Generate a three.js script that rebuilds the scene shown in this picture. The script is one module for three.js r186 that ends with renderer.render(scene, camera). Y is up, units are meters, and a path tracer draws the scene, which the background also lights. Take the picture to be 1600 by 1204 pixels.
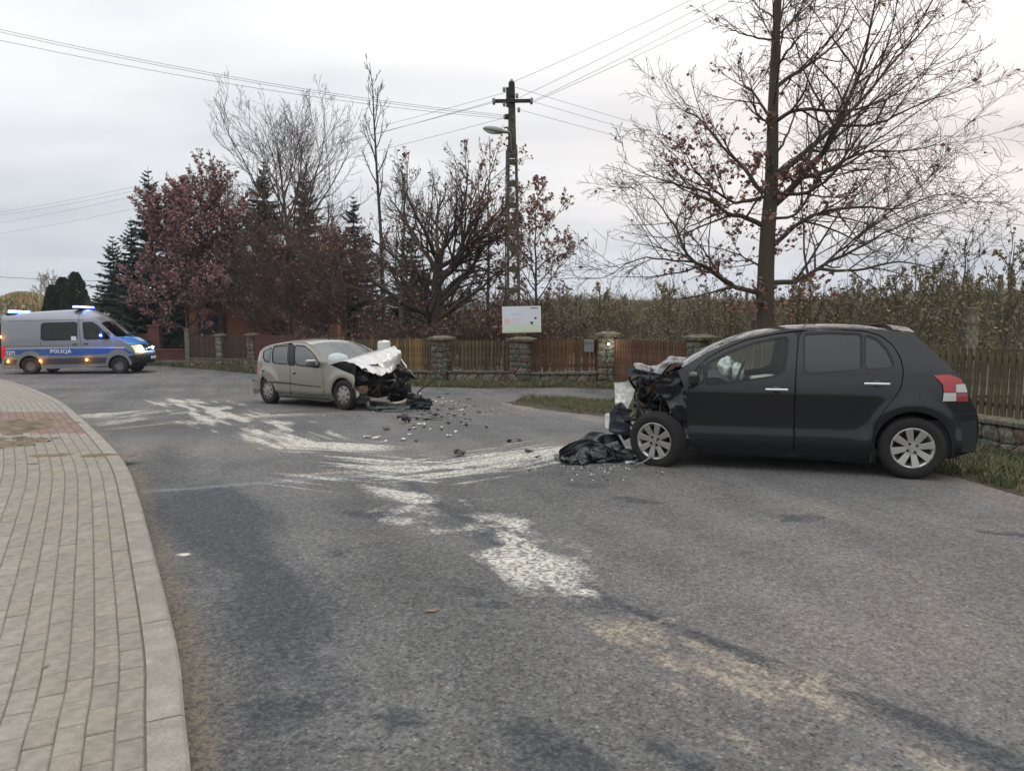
import * as THREE from 'three';
import { mergeGeometries, toCreasedNormals } from 'three/addons/utils/BufferGeometryUtils.js';
import { RoundedBoxGeometry } from 'three/addons/geometries/RoundedBoxGeometry.js';
import { TessellateModifier } from 'three/addons/modifiers/TessellateModifier.js';
import { FontLoader } from 'three/addons/loaders/FontLoader.js';
import { TextGeometry } from 'three/addons/geometries/TextGeometry.js';

// ---------------------------------------------------------------- camera
const F = 1155, CX = 800, CY = 602, EYE = 1.7, PITCH = Math.atan((CY - 475) / F);
const scene = new THREE.Scene();
const camera = new THREE.PerspectiveCamera(2 * Math.atan(CY / F) * 180 / Math.PI, 1024 / 770, 0.1, 4000);
camera.position.set(0, EYE, 0);
camera.rotation.x = -PITCH;
const renderer = new THREE.WebGLRenderer({ antialias: true });
renderer.toneMapping = THREE.LinearToneMapping;
renderer.toneMappingExposure = 1.06;
renderer.shadowMap.enabled = true;

// ---------------------------------------------------------------- noise
function mulberry(a) { return function () { a |= 0; a = a + 0x6D2B79F5 | 0; let t = Math.imul(a ^ a >>> 15, 1 | a); t = t + Math.imul(t ^ t >>> 7, 61 | t) ^ t; return ((t ^ t >>> 14) >>> 0) / 4294967296; }; }
function hash2(x, y, s) { let h = Math.imul(x, 374761393) + Math.imul(y, 668265263) + Math.imul(s, 1442695041) | 0; h = Math.imul(h ^ h >>> 13, 1274126177); h ^= h >>> 16; return (h >>> 0) / 4294967296; }
function vn(x, y, s = 0) {
  const xi = Math.floor(x), yi = Math.floor(y); let u = x - xi, v = y - yi; u = u * u * (3 - 2 * u); v = v * v * (3 - 2 * v);
  const a = hash2(xi, yi, s), b = hash2(xi + 1, yi, s), c = hash2(xi, yi + 1, s), d = hash2(xi + 1, yi + 1, s);
  return a + (b - a) * u + (c - a) * v + (a - b - c + d) * u * v;
}
const fbm = (x, y, o = 4, s = 0) => { let a = 0, w = .5, t = 0; for (let i = 0; i < o; i++) { a += w * vn(x, y, s + i); t += w; w *= .5; x *= 2.03; y *= 2.03; } return a / t; };
const clamp = (x, a = 0, b = 1) => Math.min(b, Math.max(a, x));
const sstep = (a, b, x) => { const t = clamp((x - a) / (b - a)); return t * t * (3 - 2 * t); };
const lerp = (a, b, t) => a + (b - a) * t;

// ---------------------------------------------------------------- sky (overcast dusk, warm towards the sunset at the right)
{
  const w = 1024, h = 512, d = new Float32Array(w * h * 4);
  for (let j = 0; j < h; j++) for (let i = 0; i < w; i++) {
    const el = ((j + .5) / h - .5) * Math.PI, az = (i + .5) / w * 2 * Math.PI;       // row 0 is the nadir
    const dx = -Math.cos(az) * Math.cos(el), dy = Math.sin(el), dz = -Math.sin(az) * Math.cos(el);
    const up = Math.max(dy, 0);
    let r, g, b;
    const t = Math.pow(sstep(-.02, .42, up), .75);
    r = lerp(.56, .95, t); g = lerp(.61, .955, t); b = lerp(.66, .97, t);
    const k = 1 + .95 * sstep(.42, 1, up); r *= k; g *= k; b *= k;
    const sd = Math.max(0, dx * .60 + dz * -.80);                                   // towards the sunset
    const warm = Math.pow(sd, 5) * (1 - sstep(.25, .6, up));
    r += .24 * warm * (.2 + sstep(0, .16, up) * .8); g += .12 * warm * (.2 + sstep(0, .16, up) * .8); b += .04 * warm;
    const q = 1 / (up + .16), cxn = dx * q * 1.3 + 7, czn = dz * q * 2.1 + 3;
    const c = fbm(cxn, czn, 5, 11), c2 = fbm(cxn * .45 + 4, czn * .9, 4, 31);
    const m = 1 + (c - .5) * .3 + (c2 - .5) * .3; const bl = clamp((.5 - c2) * 1.6, 0, .4) + clamp((.5 - c) * 1.2, 0, .3);
    r *= m - bl * .11; g *= m - bl * .06; b *= m - bl * .01;
    if (dy < 0) { const f = sstep(0, -.06, dy); r = lerp(r, .09, f); g = lerp(g, .09, f); b = lerp(b, .085, f); }
    const o = (j * w + i) * 4; d[o] = r; d[o + 1] = g; d[o + 2] = b; d[o + 3] = 1;
  }
  const tex = new THREE.DataTexture(d, w, h, THREE.RGBAFormat, THREE.FloatType);
  tex.mapping = THREE.EquirectangularReflectionMapping; tex.magFilter = tex.minFilter = THREE.LinearFilter; tex.needsUpdate = true;
  scene.background = tex; scene.environment = tex;
}
const sun = new THREE.DirectionalLight(0xffe6cc, .6);
sun.position.set(33, 34, -44); sun.target.position.set(0, 0, -14);
sun.castShadow = true; sun.shadow.radius = 40; sun.shadow.mapSize.set(2048, 2048);
Object.assign(sun.shadow.camera, { left: -40, right: 40, top: 40, bottom: -40, near: 1, far: 160 });
scene.add(sun, sun.target);
scene.fog = new THREE.FogExp2(0xdfe3e8, .0004);

// ---------------------------------------------------------------- ground shape and photo pixels -> places
const V3 = (x, y, z) => new THREE.Vector3(x, y, z);
const sp = t => t > 20 ? t : Math.log(1 + Math.exp(t * 1.2)) / 1.2;
const baseH = D => { const s = sp(D - 8); return -.0525 * (s < 22 ? s : 22 + 2.2 * (1 - Math.exp(-(s - 22) / 2.2))); };
// line of the roadside fence: [pixel x, distance, height of the ground against the road's]
const FL = [[1990, 6.6, -.1], [1560, 10, -.19], [1330, 13.2, -.1], [1095, 17.5, .02], [950, 20.7, .12], [815, 21.5, .08], [690, 22.4, .06], [540, 25, .04], [470, 29, .02], [395, 34, 0], [345, 34.6, 0], [293, 35.2, 0]]
  .map(([px, D, c]) => ({ x: (px - CX) / F * D, D, c }));
function fenceNear(x, D) {
  let best = 1e9, c = 0;
  for (let i = 0; i + 1 < FL.length; i++) {
    const a = FL[i], b = FL[i + 1], ex = b.x - a.x, ed = b.D - a.D, t = clamp(((x - a.x) * ex + (D - a.D) * ed) / (ex * ex + ed * ed));
    const q = Math.hypot(x - a.x - ex * t, D - a.D - ed * t); if (q < best) { best = q; c = lerp(a.c, b.c, t); }
  }
  return [best, c];
}
function gh(x, D) { let y = baseH(D); if (D > 5 && D < 60 && x > -25) { const [q, c] = fenceNear(x, D); y += c * (1 - sstep(.4, 3.0, q)); } return y; }
const cP = Math.cos(PITCH), sP = Math.sin(PITCH);
function ray(px, py) { const x = (px - CX) / F, y = -(py - CY) / F; return [x, y * cP - sP, cP + y * sP]; }      // right, up, away
function onGround(px, py, lift = 0) {                                                       // photo pixel -> point of the ground
  const [x, y, d] = ray(px, py); let t = 5;
  for (let i = 0; i < 120; i++) t = .5 * t + .5 * clamp((gh(x * t, d * t) + lift - EYE) / y, .5, 400);
  return V3(x * t, gh(x * t, d * t) + lift, -d * t);
}
function atDepth(px, py, D) { const [x, y, d] = ray(px, py), t = D / d; return V3(x * t, EYE + y * t, -D); }
const P = (x, y, D) => V3(x, y, -D);

// ---------------------------------------------------------------- naming, materials, geometry helpers
const used = new Map();
function numbered(n) { const k = used.get(n) ?? 0; used.set(n, k + 1); return k ? `${n}_${String(k).padStart(3, '0')}` : n; }
function tag(o, label, category, group) { o.userData.label = label; o.userData.category = category; if (group) o.userData.group = group; return o; }
function thing(name, label, category, pos, turn = 0, group) { const o = new THREE.Group(); o.name = numbered(name); if (pos) o.position.copy(pos); o.rotation.y = turn; scene.add(o); return tag(o, label, category, group); }
function mesh(name, geo, m, parent) { const o = new THREE.Mesh(Array.isArray(geo) ? mergeGeometries(geo.map(g => g.index ? g.toNonIndexed() : g).map(strip)) : geo, m); o.name = parent ? name : numbered(name); o.castShadow = o.receiveShadow = true; (parent ?? scene).add(o); return o; }
function strip(g) { for (const k of Object.keys(g.attributes)) if (k !== 'position' && k !== 'normal' && k !== 'uv') g.deleteAttribute(k); return g; }
function part(name, parent) { const o = new THREE.Group(); o.name = name; parent.add(o); return o; }
function structure(o) { o.userData.kind = 'structure'; return o; }
function stuff(o) { o.userData.kind = 'stuff'; return o; }
const std = (c, roughness = .8, metalness = 0, more = {}) => new THREE.MeshStandardMaterial({ color: c, roughness, metalness, ...more });
const phys = (c, roughness, more = {}) => new THREE.MeshPhysicalMaterial({ color: c, roughness, ...more });
function dataTex(w, h, f, srgb = true, repeat) {
  const d = new Uint8Array(w * h * 4);
  for (let j = 0; j < h; j++) for (let i = 0; i < w; i++) { const c = f(i, j), o = (j * w + i) * 4; d[o] = clamp(c[0], 0, 255); d[o + 1] = clamp(c[1], 0, 255); d[o + 2] = clamp(c[2], 0, 255); d[o + 3] = c[3] ?? 255; }
  const t = new THREE.DataTexture(d, w, h); if (srgb) t.colorSpace = THREE.SRGBColorSpace;
  t.magFilter = THREE.LinearFilter; t.minFilter = THREE.LinearMipmapLinearFilter; t.generateMipmaps = true; t.wrapS = t.wrapT = THREE.RepeatWrapping; if (repeat) t.repeat.set(...repeat); t.needsUpdate = true; return t;
}
class MB {                                                                                  // quick mesh collector
  constructor(withColor) { this.p = []; this.n = []; this.i = []; this.c = withColor ? [] : null; this.k = 0; }
  v(x, y, z, nx, ny, nz, c) { this.p.push(x, y, z); this.n.push(nx, ny, nz); if (this.c) this.c.push(...(c ?? [1, 1, 1])); return this.k++; }
  tri(a, b, c) { this.i.push(a, b, c); }
  tube(pts, rad, sides, col) {
    let prev = null, ux = 0, uy = 0, uz = 1;
    for (let s = 0; s < pts.length; s++) {
      const a = pts[Math.max(0, s - 1)], b = pts[Math.min(pts.length - 1, s + 1)];
      let tx = b.x - a.x, ty = b.y - a.y, tz = b.z - a.z; const L = Math.hypot(tx, ty, tz) || 1; tx /= L; ty /= L; tz /= L;
      if (s === 0) { if (Math.abs(ty) > .9) { ux = 1; uy = 0; uz = 0; } else { ux = 0; uy = 1; uz = 0; } }
      const dt = ux * tx + uy * ty + uz * tz; ux -= dt * tx; uy -= dt * ty; uz -= dt * tz; const ul = Math.hypot(ux, uy, uz) || 1; ux /= ul; uy /= ul; uz /= ul;
      const wx = ty * uz - tz * uy, wy = tz * ux - tx * uz, wz = tx * uy - ty * ux;
      const ring = [], r = rad[s];
      for (let k = 0; k < sides; k++) { const q = k / sides * 2 * Math.PI, c = Math.cos(q), sn = Math.sin(q), nx = ux * c + wx * sn, ny = uy * c + wy * sn, nz = uz * c + wz * sn; ring.push(this.v(pts[s].x + nx * r, pts[s].y + ny * r, pts[s].z + nz * r, nx, ny, nz, col)); }
      if (prev) for (let k = 0; k < sides; k++) { const m = (k + 1) % sides; this.tri(prev[k], prev[m], ring[m]); this.tri(prev[k], ring[m], ring[k]); }
      prev = ring;
    }
  }
  quad(a, b, c, d, col) {
    const e = V3().subVectors(b, a), f = V3().subVectors(d, a), n = e.cross(f).normalize();
    const k = [a, b, c, d].map(q => this.v(q.x, q.y, q.z, n.x, n.y, n.z, col)); this.tri(k[0], k[1], k[2]); this.tri(k[0], k[2], k[3]);
  }
  geo() {
    const g = new THREE.BufferGeometry(); g.setAttribute('position', new THREE.Float32BufferAttribute(this.p, 3)); g.setAttribute('normal', new THREE.Float32BufferAttribute(this.n, 3));
    if (this.c) g.setAttribute('color', new THREE.Float32BufferAttribute(this.c, 3)); g.setIndex(this.i); return g;
  }
}
function box(w, h, d, x = 0, y = 0, z = 0, r = 0) { const g = r ? new RoundedBoxGeometry(w, h, d, 2, r) : new THREE.BoxGeometry(w, h, d); g.translate(x, y, z); return g; }
function cyl(r0, r1, h, n = 16, x = 0, y = 0, z = 0, axis = 'y') { const g = new THREE.CylinderGeometry(r0, r1, h, n); if (axis === 'z') g.rotateX(Math.PI / 2); if (axis === 'x') g.rotateZ(Math.PI / 2); g.translate(x, y, z); return g; }
function pipe(points, r, n = 6, seg) { return new THREE.TubeGeometry(new THREE.CatmullRomCurve3(points.map(p => p.isVector3 ? p : V3(...p))), seg ?? points.length * 5, r, n); }
const lin = (...hex) => { const c = new THREE.Color(hex[0]); return [c.r, c.g, c.b]; };

// ================================================================ SETTING
// ---------------------------------------------------------------- kerb line (road side edge of the kerb top)
const KH = .1;
const kerbPts = [[298, 1204], [287, 1100], [275, 1000], [240, 860], [215, 770], [197, 725], [170, 692], [130, 655], [90, 624], [40, 603], [0, 592]].map(([a, b]) => onGround(a, b, KH)).map(p => new THREE.Vector2(p.x, -p.z));
{ const a = kerbPts[0], b = kerbPts[1], d = a.clone().sub(b).normalize(); kerbPts.unshift(a.clone().addScaledVector(d, .9), a.clone().addScaledVector(d, .45)); kerbPts.unshift(kerbPts[0].clone().addScaledVector(d, .7)); 
  const e = kerbPts[kerbPts.length - 1], f = kerbPts[kerbPts.length - 2], g = e.clone().sub(f).normalize(); kerbPts.push(e.clone().addScaledVector(g, 3).add(new THREE.Vector2(-.5, -.4)), e.clone().addScaledVector(g, 6).add(new THREE.Vector2(-2, -1.6))); }
const kerbCurve = new THREE.SplineCurve(kerbPts);
const kerbLine = kerbCurve.getSpacedPoints(400);
const kerbLen = (() => { let l = 0; for (let i = 1; i < kerbLine.length; i++) l += kerbLine[i].distanceTo(kerbLine[i - 1]); return l; })();
function kerbDist(x, D) {                                       // > 0 on the road side
  let best = 1e9, sg = 1; const n = kerbLine.length;
  for (let i = 0; i + 1 < n; i += 4) {
    const a = kerbLine[i], b = kerbLine[Math.min(i + 4, n - 1)], ex = b.x - a.x, ed = b.y - a.y, L = ex * ex + ed * ed, t = clamp(((x - a.x) * ex + (D - a.y) * ed) / L);
    const qx = x - a.x - ex * t, qd = D - a.y - ed * t, q = qx * qx + qd * qd; if (q < best) { best = q; sg = ex * (D - a.y) - ed * (x - a.x) > 0 ? -1 : 1; }
  }
  return sg * Math.sqrt(best);
}
function offsetLine(off) {                                      // kerb line moved away from the road by off, with running length
  const r = []; let l = 0;
  for (let i = 0; i < kerbLine.length; i++) {
    const a = kerbLine[Math.max(0, i - 1)], b = kerbLine[Math.min(kerbLine.length - 1, i + 1)], t = b.clone().sub(a).normalize();
    const p = new THREE.Vector2(kerbLine[i].x - t.y * off, kerbLine[i].y + t.x * off);
    if (i) l += p.distanceTo(r[i - 1].p); r.push({ p, t, l });
  }
  return r;
}
function along(line, l) { let i = 1; while (i < line.length - 1 && line[i].l < l) i++; const a = line[i - 1], b = line[i], t = clamp((l - a.l) / (b.l - a.l || 1)); return { x: lerp(a.p.x, b.p.x, t), D: lerp(a.p.y, b.p.y, t), tx: lerp(a.t.x, b.t.x, t), tD: lerp(a.t.y, b.t.y, t) }; }

// ---------------------------------------------------------------- road: what lies on the asphalt, as places on the ground
const G2 = (a, b) => { const p = onGround(a, b); return [p.x, -p.z]; };
const strokes = [];
function stroke(px, w, kind, amt = 1, sx = 1.1, sy = 11) { strokes.push({ pts: px.map(([a, b]) => G2(a, b)), w, kind, amt, sx, sy }); }
// white absorbent, swept
stroke([[560, 730], [640, 738], [760, 722], [870, 702]], .62, 'w', 1.05);
stroke([[600, 722], [700, 724], [830, 706], [885, 698]], .42, 'w', 1.0, .8, 15);
stroke([[620, 746], [700, 738], [790, 728]], .3, 'w', .95);
stroke([[278, 626], [318, 636], [352, 650]], .62, 'w', 1.0, 1.2, 7);
stroke([[350, 648], [400, 664], [436, 682]], .62, 'w', .95, 1.2, 7);
stroke([[420, 676], [470, 694], [550, 698]], .46, 'w', 1.02, .8, 12);
stroke([[155, 650], [180, 648], [214, 644]], .8, 'w', .95, 2.2, 5);
stroke([[160, 660], [190, 656], [216, 652]], .5, 'w', .9, 2, 6);
stroke([[400, 650], [440, 648], [460, 647]], .2, 'w', .9);
stroke([[350, 653], [395, 651]], .2, 'w', .88);
stroke([[612, 772], [680, 790], [745, 812], [800, 850], [838, 884]], .4, 'w', .95, 3, 4);
stroke([[770, 822], [800, 850], [825, 882]], .2, 'w', 1.02, 4, 5);
stroke([[850, 905], [880, 916], [912, 926]], .12, 'w', .95, 4, 5);
stroke([[640, 772], [668, 776]], .12, 'w', .95, 2, 8);
stroke([[700, 828], [712, 832]], .09, 'w', .9, 4, 4); stroke([[877, 842], [888, 850]], .07, 'w', .9, 4, 4); stroke([[720, 782], [735, 788]], .08, 'w', .8, 4, 4);
stroke([[282, 866], [298, 866]], .03, 'w', 1.2, 9, 9);
// ochre sand
stroke([[190, 668], [300, 657], [430, 650], [560, 643]], .2, 'o', .95, .9, 10);
stroke([[400, 645], [470, 640], [545, 640]], .7, 'm', .8, .8, 6);
stroke([[470, 741], [550, 736], [640, 728]], .1, 'o', .95, .8, 14);
stroke([[968, 990], [1010, 976], [1046, 964]], .06, 'o', 1.35, 5, 8);
stroke([[1010, 985], [1090, 1030], [1200, 1090], [1330, 1160], [1420, 1210], [1500, 1260]], .26, 'o', .93, 2.5, 5);
stroke([[1040, 980], [1120, 1015], [1260, 1085], [1400, 1155], [1500, 1210]], .16, 'o', .92, 2.5, 5);
stroke([[1030, 740], [1200, 820], [1400, 900], [1600, 970]], 1.0, 't', .8, .8, 1.6);
stroke([[1380, 908], [1402, 906]], .06, 'o', 1.05, 6, 6);
stroke([[783, 630], [850, 643], [950, 657], [1060, 680]], .3, 'o', .8, 2, 3);
stroke([[640, 609], [740, 612], [850, 612], [960, 610]], .35, 't', 1, 2, 3);
// pale washed band
stroke([[232, 768], [330, 760], [470, 750], [610, 742]], .13, 'b', 1.05, .7, 5);
// darker bitumen: worn wheel paths, patches and joints
stroke([[330, 800], [420, 930], [520, 1080], [600, 1230]], .8, 'd', 1.12, .4, 1.5);
stroke([[520, 800], [600, 900], [740, 1060], [860, 1230]], .42, 'd', .5, .7, 2.2);
stroke([[640, 760], [800, 860], [960, 940], [1180, 1030], [1420, 1120], [1620, 1210]], .1, 'd', 1.15, .6, 5);
stroke([[610, 745], [720, 800], [880, 900], [960, 950]], .2, 'd', .8, .8, 3);
stroke([[980, 1010], [1100, 1080], [1250, 1160], [1380, 1230]], .11, 'd', .95, .8, 5);
stroke([[1180, 1040], [1400, 1130], [1600, 1205]], .13, 'd', 1.15, .8, 5);
for (const [x0, y0, x1, y1, w] of [[530, 862, 562, 864, .16], [570, 803, 600, 806, .13], [715, 915, 765, 925, .12], [750, 945, 780, 947, .05], [815, 1150, 880, 1185, .16], [430, 1110, 620, 1120, .13], [480, 1160, 640, 1180, .1], [1030, 1165, 1090, 1200, .1], [690, 800, 760, 806, .1], [970, 778, 1020, 783, .1], [1225, 812, 1268, 810, .09], [1235, 822, 1260, 826, .06], [1285, 830, 1300, 831, .06], [1540, 832, 1598, 836, .06], [905, 757, 930, 758, .1], [985, 783, 1025, 785, .05], [1080, 760, 1100, 763, .06]]) stroke([[x0, y0], [x1, y1]], w, 'd', 1.15, 3, 4);
stroke([[330, 600], [300, 640], [380, 700], [600, 740]], .5, 'd', .5, .6, 2);
stroke([[250, 600], [200, 628], [230, 680], [300, 740]], .55, 'd', .6, .6, 2);
stroke([[720, 640], [800, 680], [1000, 760], [1200, 860], [1600, 1010]], .3, 'd', .38, .6, 2);

function rasterMask(X0, X1, D0, D1, n, kinds) {
  const m = {}; for (const k of kinds) m[k] = new Float32Array(n * n);
  strokes.forEach((s, si) => {
    if (!m[s.kind]) return;
    let ax = 1e9, bx = -1e9, ad = 1e9, bd = -1e9; for (const [x, d] of s.pts) { ax = Math.min(ax, x); bx = Math.max(bx, x); ad = Math.min(ad, d); bd = Math.max(bd, d); }
    const R = s.w * 1.7, i0 = Math.max(0, Math.floor((ax - R - X0) / (X1 - X0) * n)), i1 = Math.min(n - 1, Math.ceil((bx + R - X0) / (X1 - X0) * n)), j0 = Math.max(0, Math.floor((ad - R - D0) / (D1 - D0) * n)), j1 = Math.min(n - 1, Math.ceil((bd + R - D0) / (D1 - D0) * n));
    const M = m[s.kind];
    for (let j = j0; j <= j1; j++) for (let i = i0; i <= i1; i++) {
      const x = X0 + (i + .5) / n * (X1 - X0), D = D0 + (j + .5) / n * (D1 - D0);
      let best = 1e9, al = 0, ac = 0, run = 0;
      for (let q = 0; q + 1 < s.pts.length; q++) {
        const a = s.pts[q], b = s.pts[q + 1], ex = b[0] - a[0], ed = b[1] - a[1], L = Math.hypot(ex, ed), t = clamp(((x - a[0]) * ex + (D - a[1]) * ed) / (L * L));
        const dd = Math.hypot(x - a[0] - ex * t, D - a[1] - ed * t);
        if (dd < best) { best = dd; al = run + t * L; ac = ((x - a[0]) * ed - (D - a[1]) * ex) / L; }
        run += L;
      }
      if (best > R) continue;
      const core = 1 - best / s.w, n1 = fbm(al * s.sx + 3.7 * si, ac * s.sy + 9.1, 4, 40 + si), n2 = vn(x * 55, D * 55, 5);
      const v = (core * .5 + (n1 - .5) * 1.9 + .2) * s.amt + (n2 - .5) * .22;
      const k = sstep(.26, .8, v) * Math.min(1, s.amt); const o = j * n + i; if (k > M[o]) M[o] = k;
    }
  });
  return m;
}
function asphalt(i, j, x, D, m, o) {
  const f1 = hash2(i, j, 1), f2 = vn(i * .45, j * .45, 2), co = fbm(x * .55, D * .55, 4, 3), mid = fbm(x * 3.1, D * 3.1, 3, 8), rut = fbm((x * .94 + D * .34) * 2.2, (D * .94 - x * .34) * .12, 3, 17);
  let g = 86 + (f1 - .5) * 34 + (f2 - .5) * 27 + (co - .5) * 34 + (mid - .5) * 15 + (rut - .5) * 26;
  if (f1 > .975) g += 26; if (f1 < .05) g -= 26;
  let r = g * 1.0, gg = g * .995, b = g * .99;
  const tan = sstep(.5, .75, co) * .5; r += tan * 6; b -= tan * 6;
  if (m) {
    const wear = f2 * .8 + f1 * .4;
    const mix = (c, a) => { r = lerp(r, c[0], a); gg = lerp(gg, c[1], a); b = lerp(b, c[2], a); };
    const gr = (f1 - .5) * 34 + (f2 - .5) * 26;
    mix([56 + gr * 1.25, 58 + gr * 1.25, 62 + gr * 1.25], m.d[o] * clamp(.75 + .5 * wear));
    mix([118 + gr, 110 + gr, 98 + gr], m.t[o] * .36 * clamp(.25 + wear));
    mix([108 + gr, 96 + gr, 78 + gr], m.m[o] * .6);
    mix([112 + gr, 117 + gr, 124 + gr], m.b[o] * .6);
    mix([143 + gr, 132 + gr, 115 + gr], m.o[o] * clamp(.15 + wear * .9) * .85);
    mix([188 + gr * .7, 185 + gr * .7, 174 + gr * .7], m.w[o] * clamp(.05 + wear * 1.2));
  }
  const kd = D < 26 && x < 0 ? kerbDist(x, D) : 9;
  if (kd < .5) { const e = (1 - sstep(.03, .12 + .14 * mid, Math.abs(kd) + (co - .5) * .12)) * clamp(.2 + f2 * 1.1); r = lerp(r, 92 + f1 * 26, e * .8); gg = lerp(gg, 83 + f1 * 24, e * .8); b = lerp(b, 68 + f1 * 20, e * .8); }
  return [r, gg, b];
}
const asphaltBump = dataTex(512, 512, (i, j) => { const h = hash2(i >> 1, j >> 1, 77) * 150 + hash2(i, j, 78) * 105; return [h, h, h]; }, false, [1, 1]);
function roadSheet(name, X0, X1, D0, D1, nTex, step, masks, label) {
  const m = masks ? rasterMask(X0, X1, D0, D1, nTex, ['w', 'o', 'd', 't', 'b', 'm']) : null;
  const tex = dataTex(nTex, nTex, (i, j) => asphalt(i, j, X0 + (i + .5) / nTex * (X1 - X0), D0 + (j + .5) / nTex * (D1 - D0), m, j * nTex + i));
  tex.wrapS = tex.wrapT = THREE.ClampToEdgeWrapping;
  const nx = Math.round((X1 - X0) / step), nd = Math.round((D1 - D0) / step), g = new THREE.PlaneGeometry(1, 1, nx, nd), p = g.attributes.position, uv = g.attributes.uv;
  for (let k = 0; k < p.count; k++) { const x = X0 + uv.getX(k) * (X1 - X0), D = D0 + uv.getY(k) * (D1 - D0); p.setXYZ(k, x, gh(x, D), -D); }
  g.computeVertexNormals();
  const bump = asphaltBump.clone(); bump.repeat.set((X1 - X0) / 2.4, (D1 - D0) / 2.4); bump.needsUpdate = true;
  return structure(mesh(name, g, std(0xffffff, .88, 0, { map: tex, bumpMap: bump, bumpScale: .006 })));
}
roadSheet('road', -10, 8, 1, 18, 2048, .25, true);
roadSheet('road', -46, 14, 18, 46, 1024, .5, false);
roadSheet('road', -46, -10, 10, 18, 512, .5, false);

// ---------------------------------------------------------------- the land under and behind everything
{
  const rr = mulberry(5), xs = [], ds = [];
  for (let x = -60; x <= 60; x += 1.5) xs.push(x); for (const e of [80, 120, 200, 400, 900, 1600]) { xs.push(e); xs.unshift(-e); }
  for (let d = -8; d < 70; d += 1.5) ds.push(d); for (const e of [80, 100, 140, 200, 320, 600, 1100, 1800]) ds.push(e); ds.unshift(-400, -80);
  const mb = new MB(true), id = [];
  for (const d of ds) for (const x of xs) { const n = fbm(x * .4, d * .4, 4, 6), c = [lerp(.05, .09, n), lerp(.055, .08, n), lerp(.028, .042, n)]; id.push(mb.v(x, gh(x, d) - .05, -d, 0, 1, 0, c)); }
  for (let j = 0; j + 1 < ds.length; j++) for (let i = 0; i + 1 < xs.length; i++) { const a = id[j * xs.length + i], b = a + 1, c = a + xs.length, e = c + 1; mb.tri(a, b, e); mb.tri(a, e, c); }
  structure(mesh('ground', mb.geo(), std(0xffffff, .95, 0, { vertexColors: true })));
}
// ---------------------------------------------------------------- verges
const gaTex = dataTex(512, 512, (i, j) => { const a = fbm(i / 6, j / 6, 3, 21), b = hash2(i, j, 22), c = fbm(i / 60, j / 60, 3, 23); const g = 120 + (a - .5) * 150 + (b - .5) * 60; return [g * (.98 + (c - .5) * .3), g * .95, g * .8]; });
const vergeMat = std(0xffffff, .95, 0, { map: gaTex, vertexColors: true });
const bladeGeo = (() => { const mb = new MB(); for (let k = 0; k < 5; k++) { const a = k * 1.3, r = .03, x = Math.cos(a) * r, z = Math.sin(a) * r, h = .6 + .4 * hash2(k, 3, 1), lx = Math.cos(a + .5) * .35, lz = Math.sin(a + .5) * .35, w = .045; const px = -Math.sin(a) * w, pz = Math.cos(a) * w;
  const m1 = V3(x + lx * .25, h * .55, z + lz * .25), t = V3(x + lx, h, z + lz); mb.quad(V3(x - px, -.1, z - pz), V3(x + px, -.1, z + pz), V3(m1.x + px * .7, m1.y, m1.z + pz * .7), V3(m1.x - px * .7, m1.y, m1.z - pz * .7)); const k0 = mb.k; mb.v(m1.x - px * .7, m1.y, m1.z - pz * .7, 0, .3, 1); mb.v(m1.x + px * .7, m1.y, m1.z + pz * .7, 0, .3, 1); mb.v(t.x, t.y, t.z, 0, .3, 1); mb.tri(k0, k0 + 1, k0 + 2); } return mb.geo(); })();
const bladeMat = std(0xffffff, .9);
function inPoly(x, y, p) { let c = false; for (let i = 0, j = p.length - 1; i < p.length; j = i++) if ((p[i][1] > y) !== (p[j][1] > y) && x < (p[j][0] - p[i][0]) * (y - p[i][1]) / (p[j][1] - p[i][1]) + p[i][0]) c = !c; return c; }
function edgeDist(x, y, p) { let b = 1e9; for (let i = 0, j = p.length - 1; i < p.length; j = i++) { const ex = p[i][0] - p[j][0], ey = p[i][1] - p[j][1], t = clamp(((x - p[j][0]) * ex + (y - p[j][1]) * ey) / (ex * ex + ey * ey || 1)); b = Math.min(b, Math.hypot(x - p[j][0] - ex * t, y - p[j][1] - ey * t)); } return b; }
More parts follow.
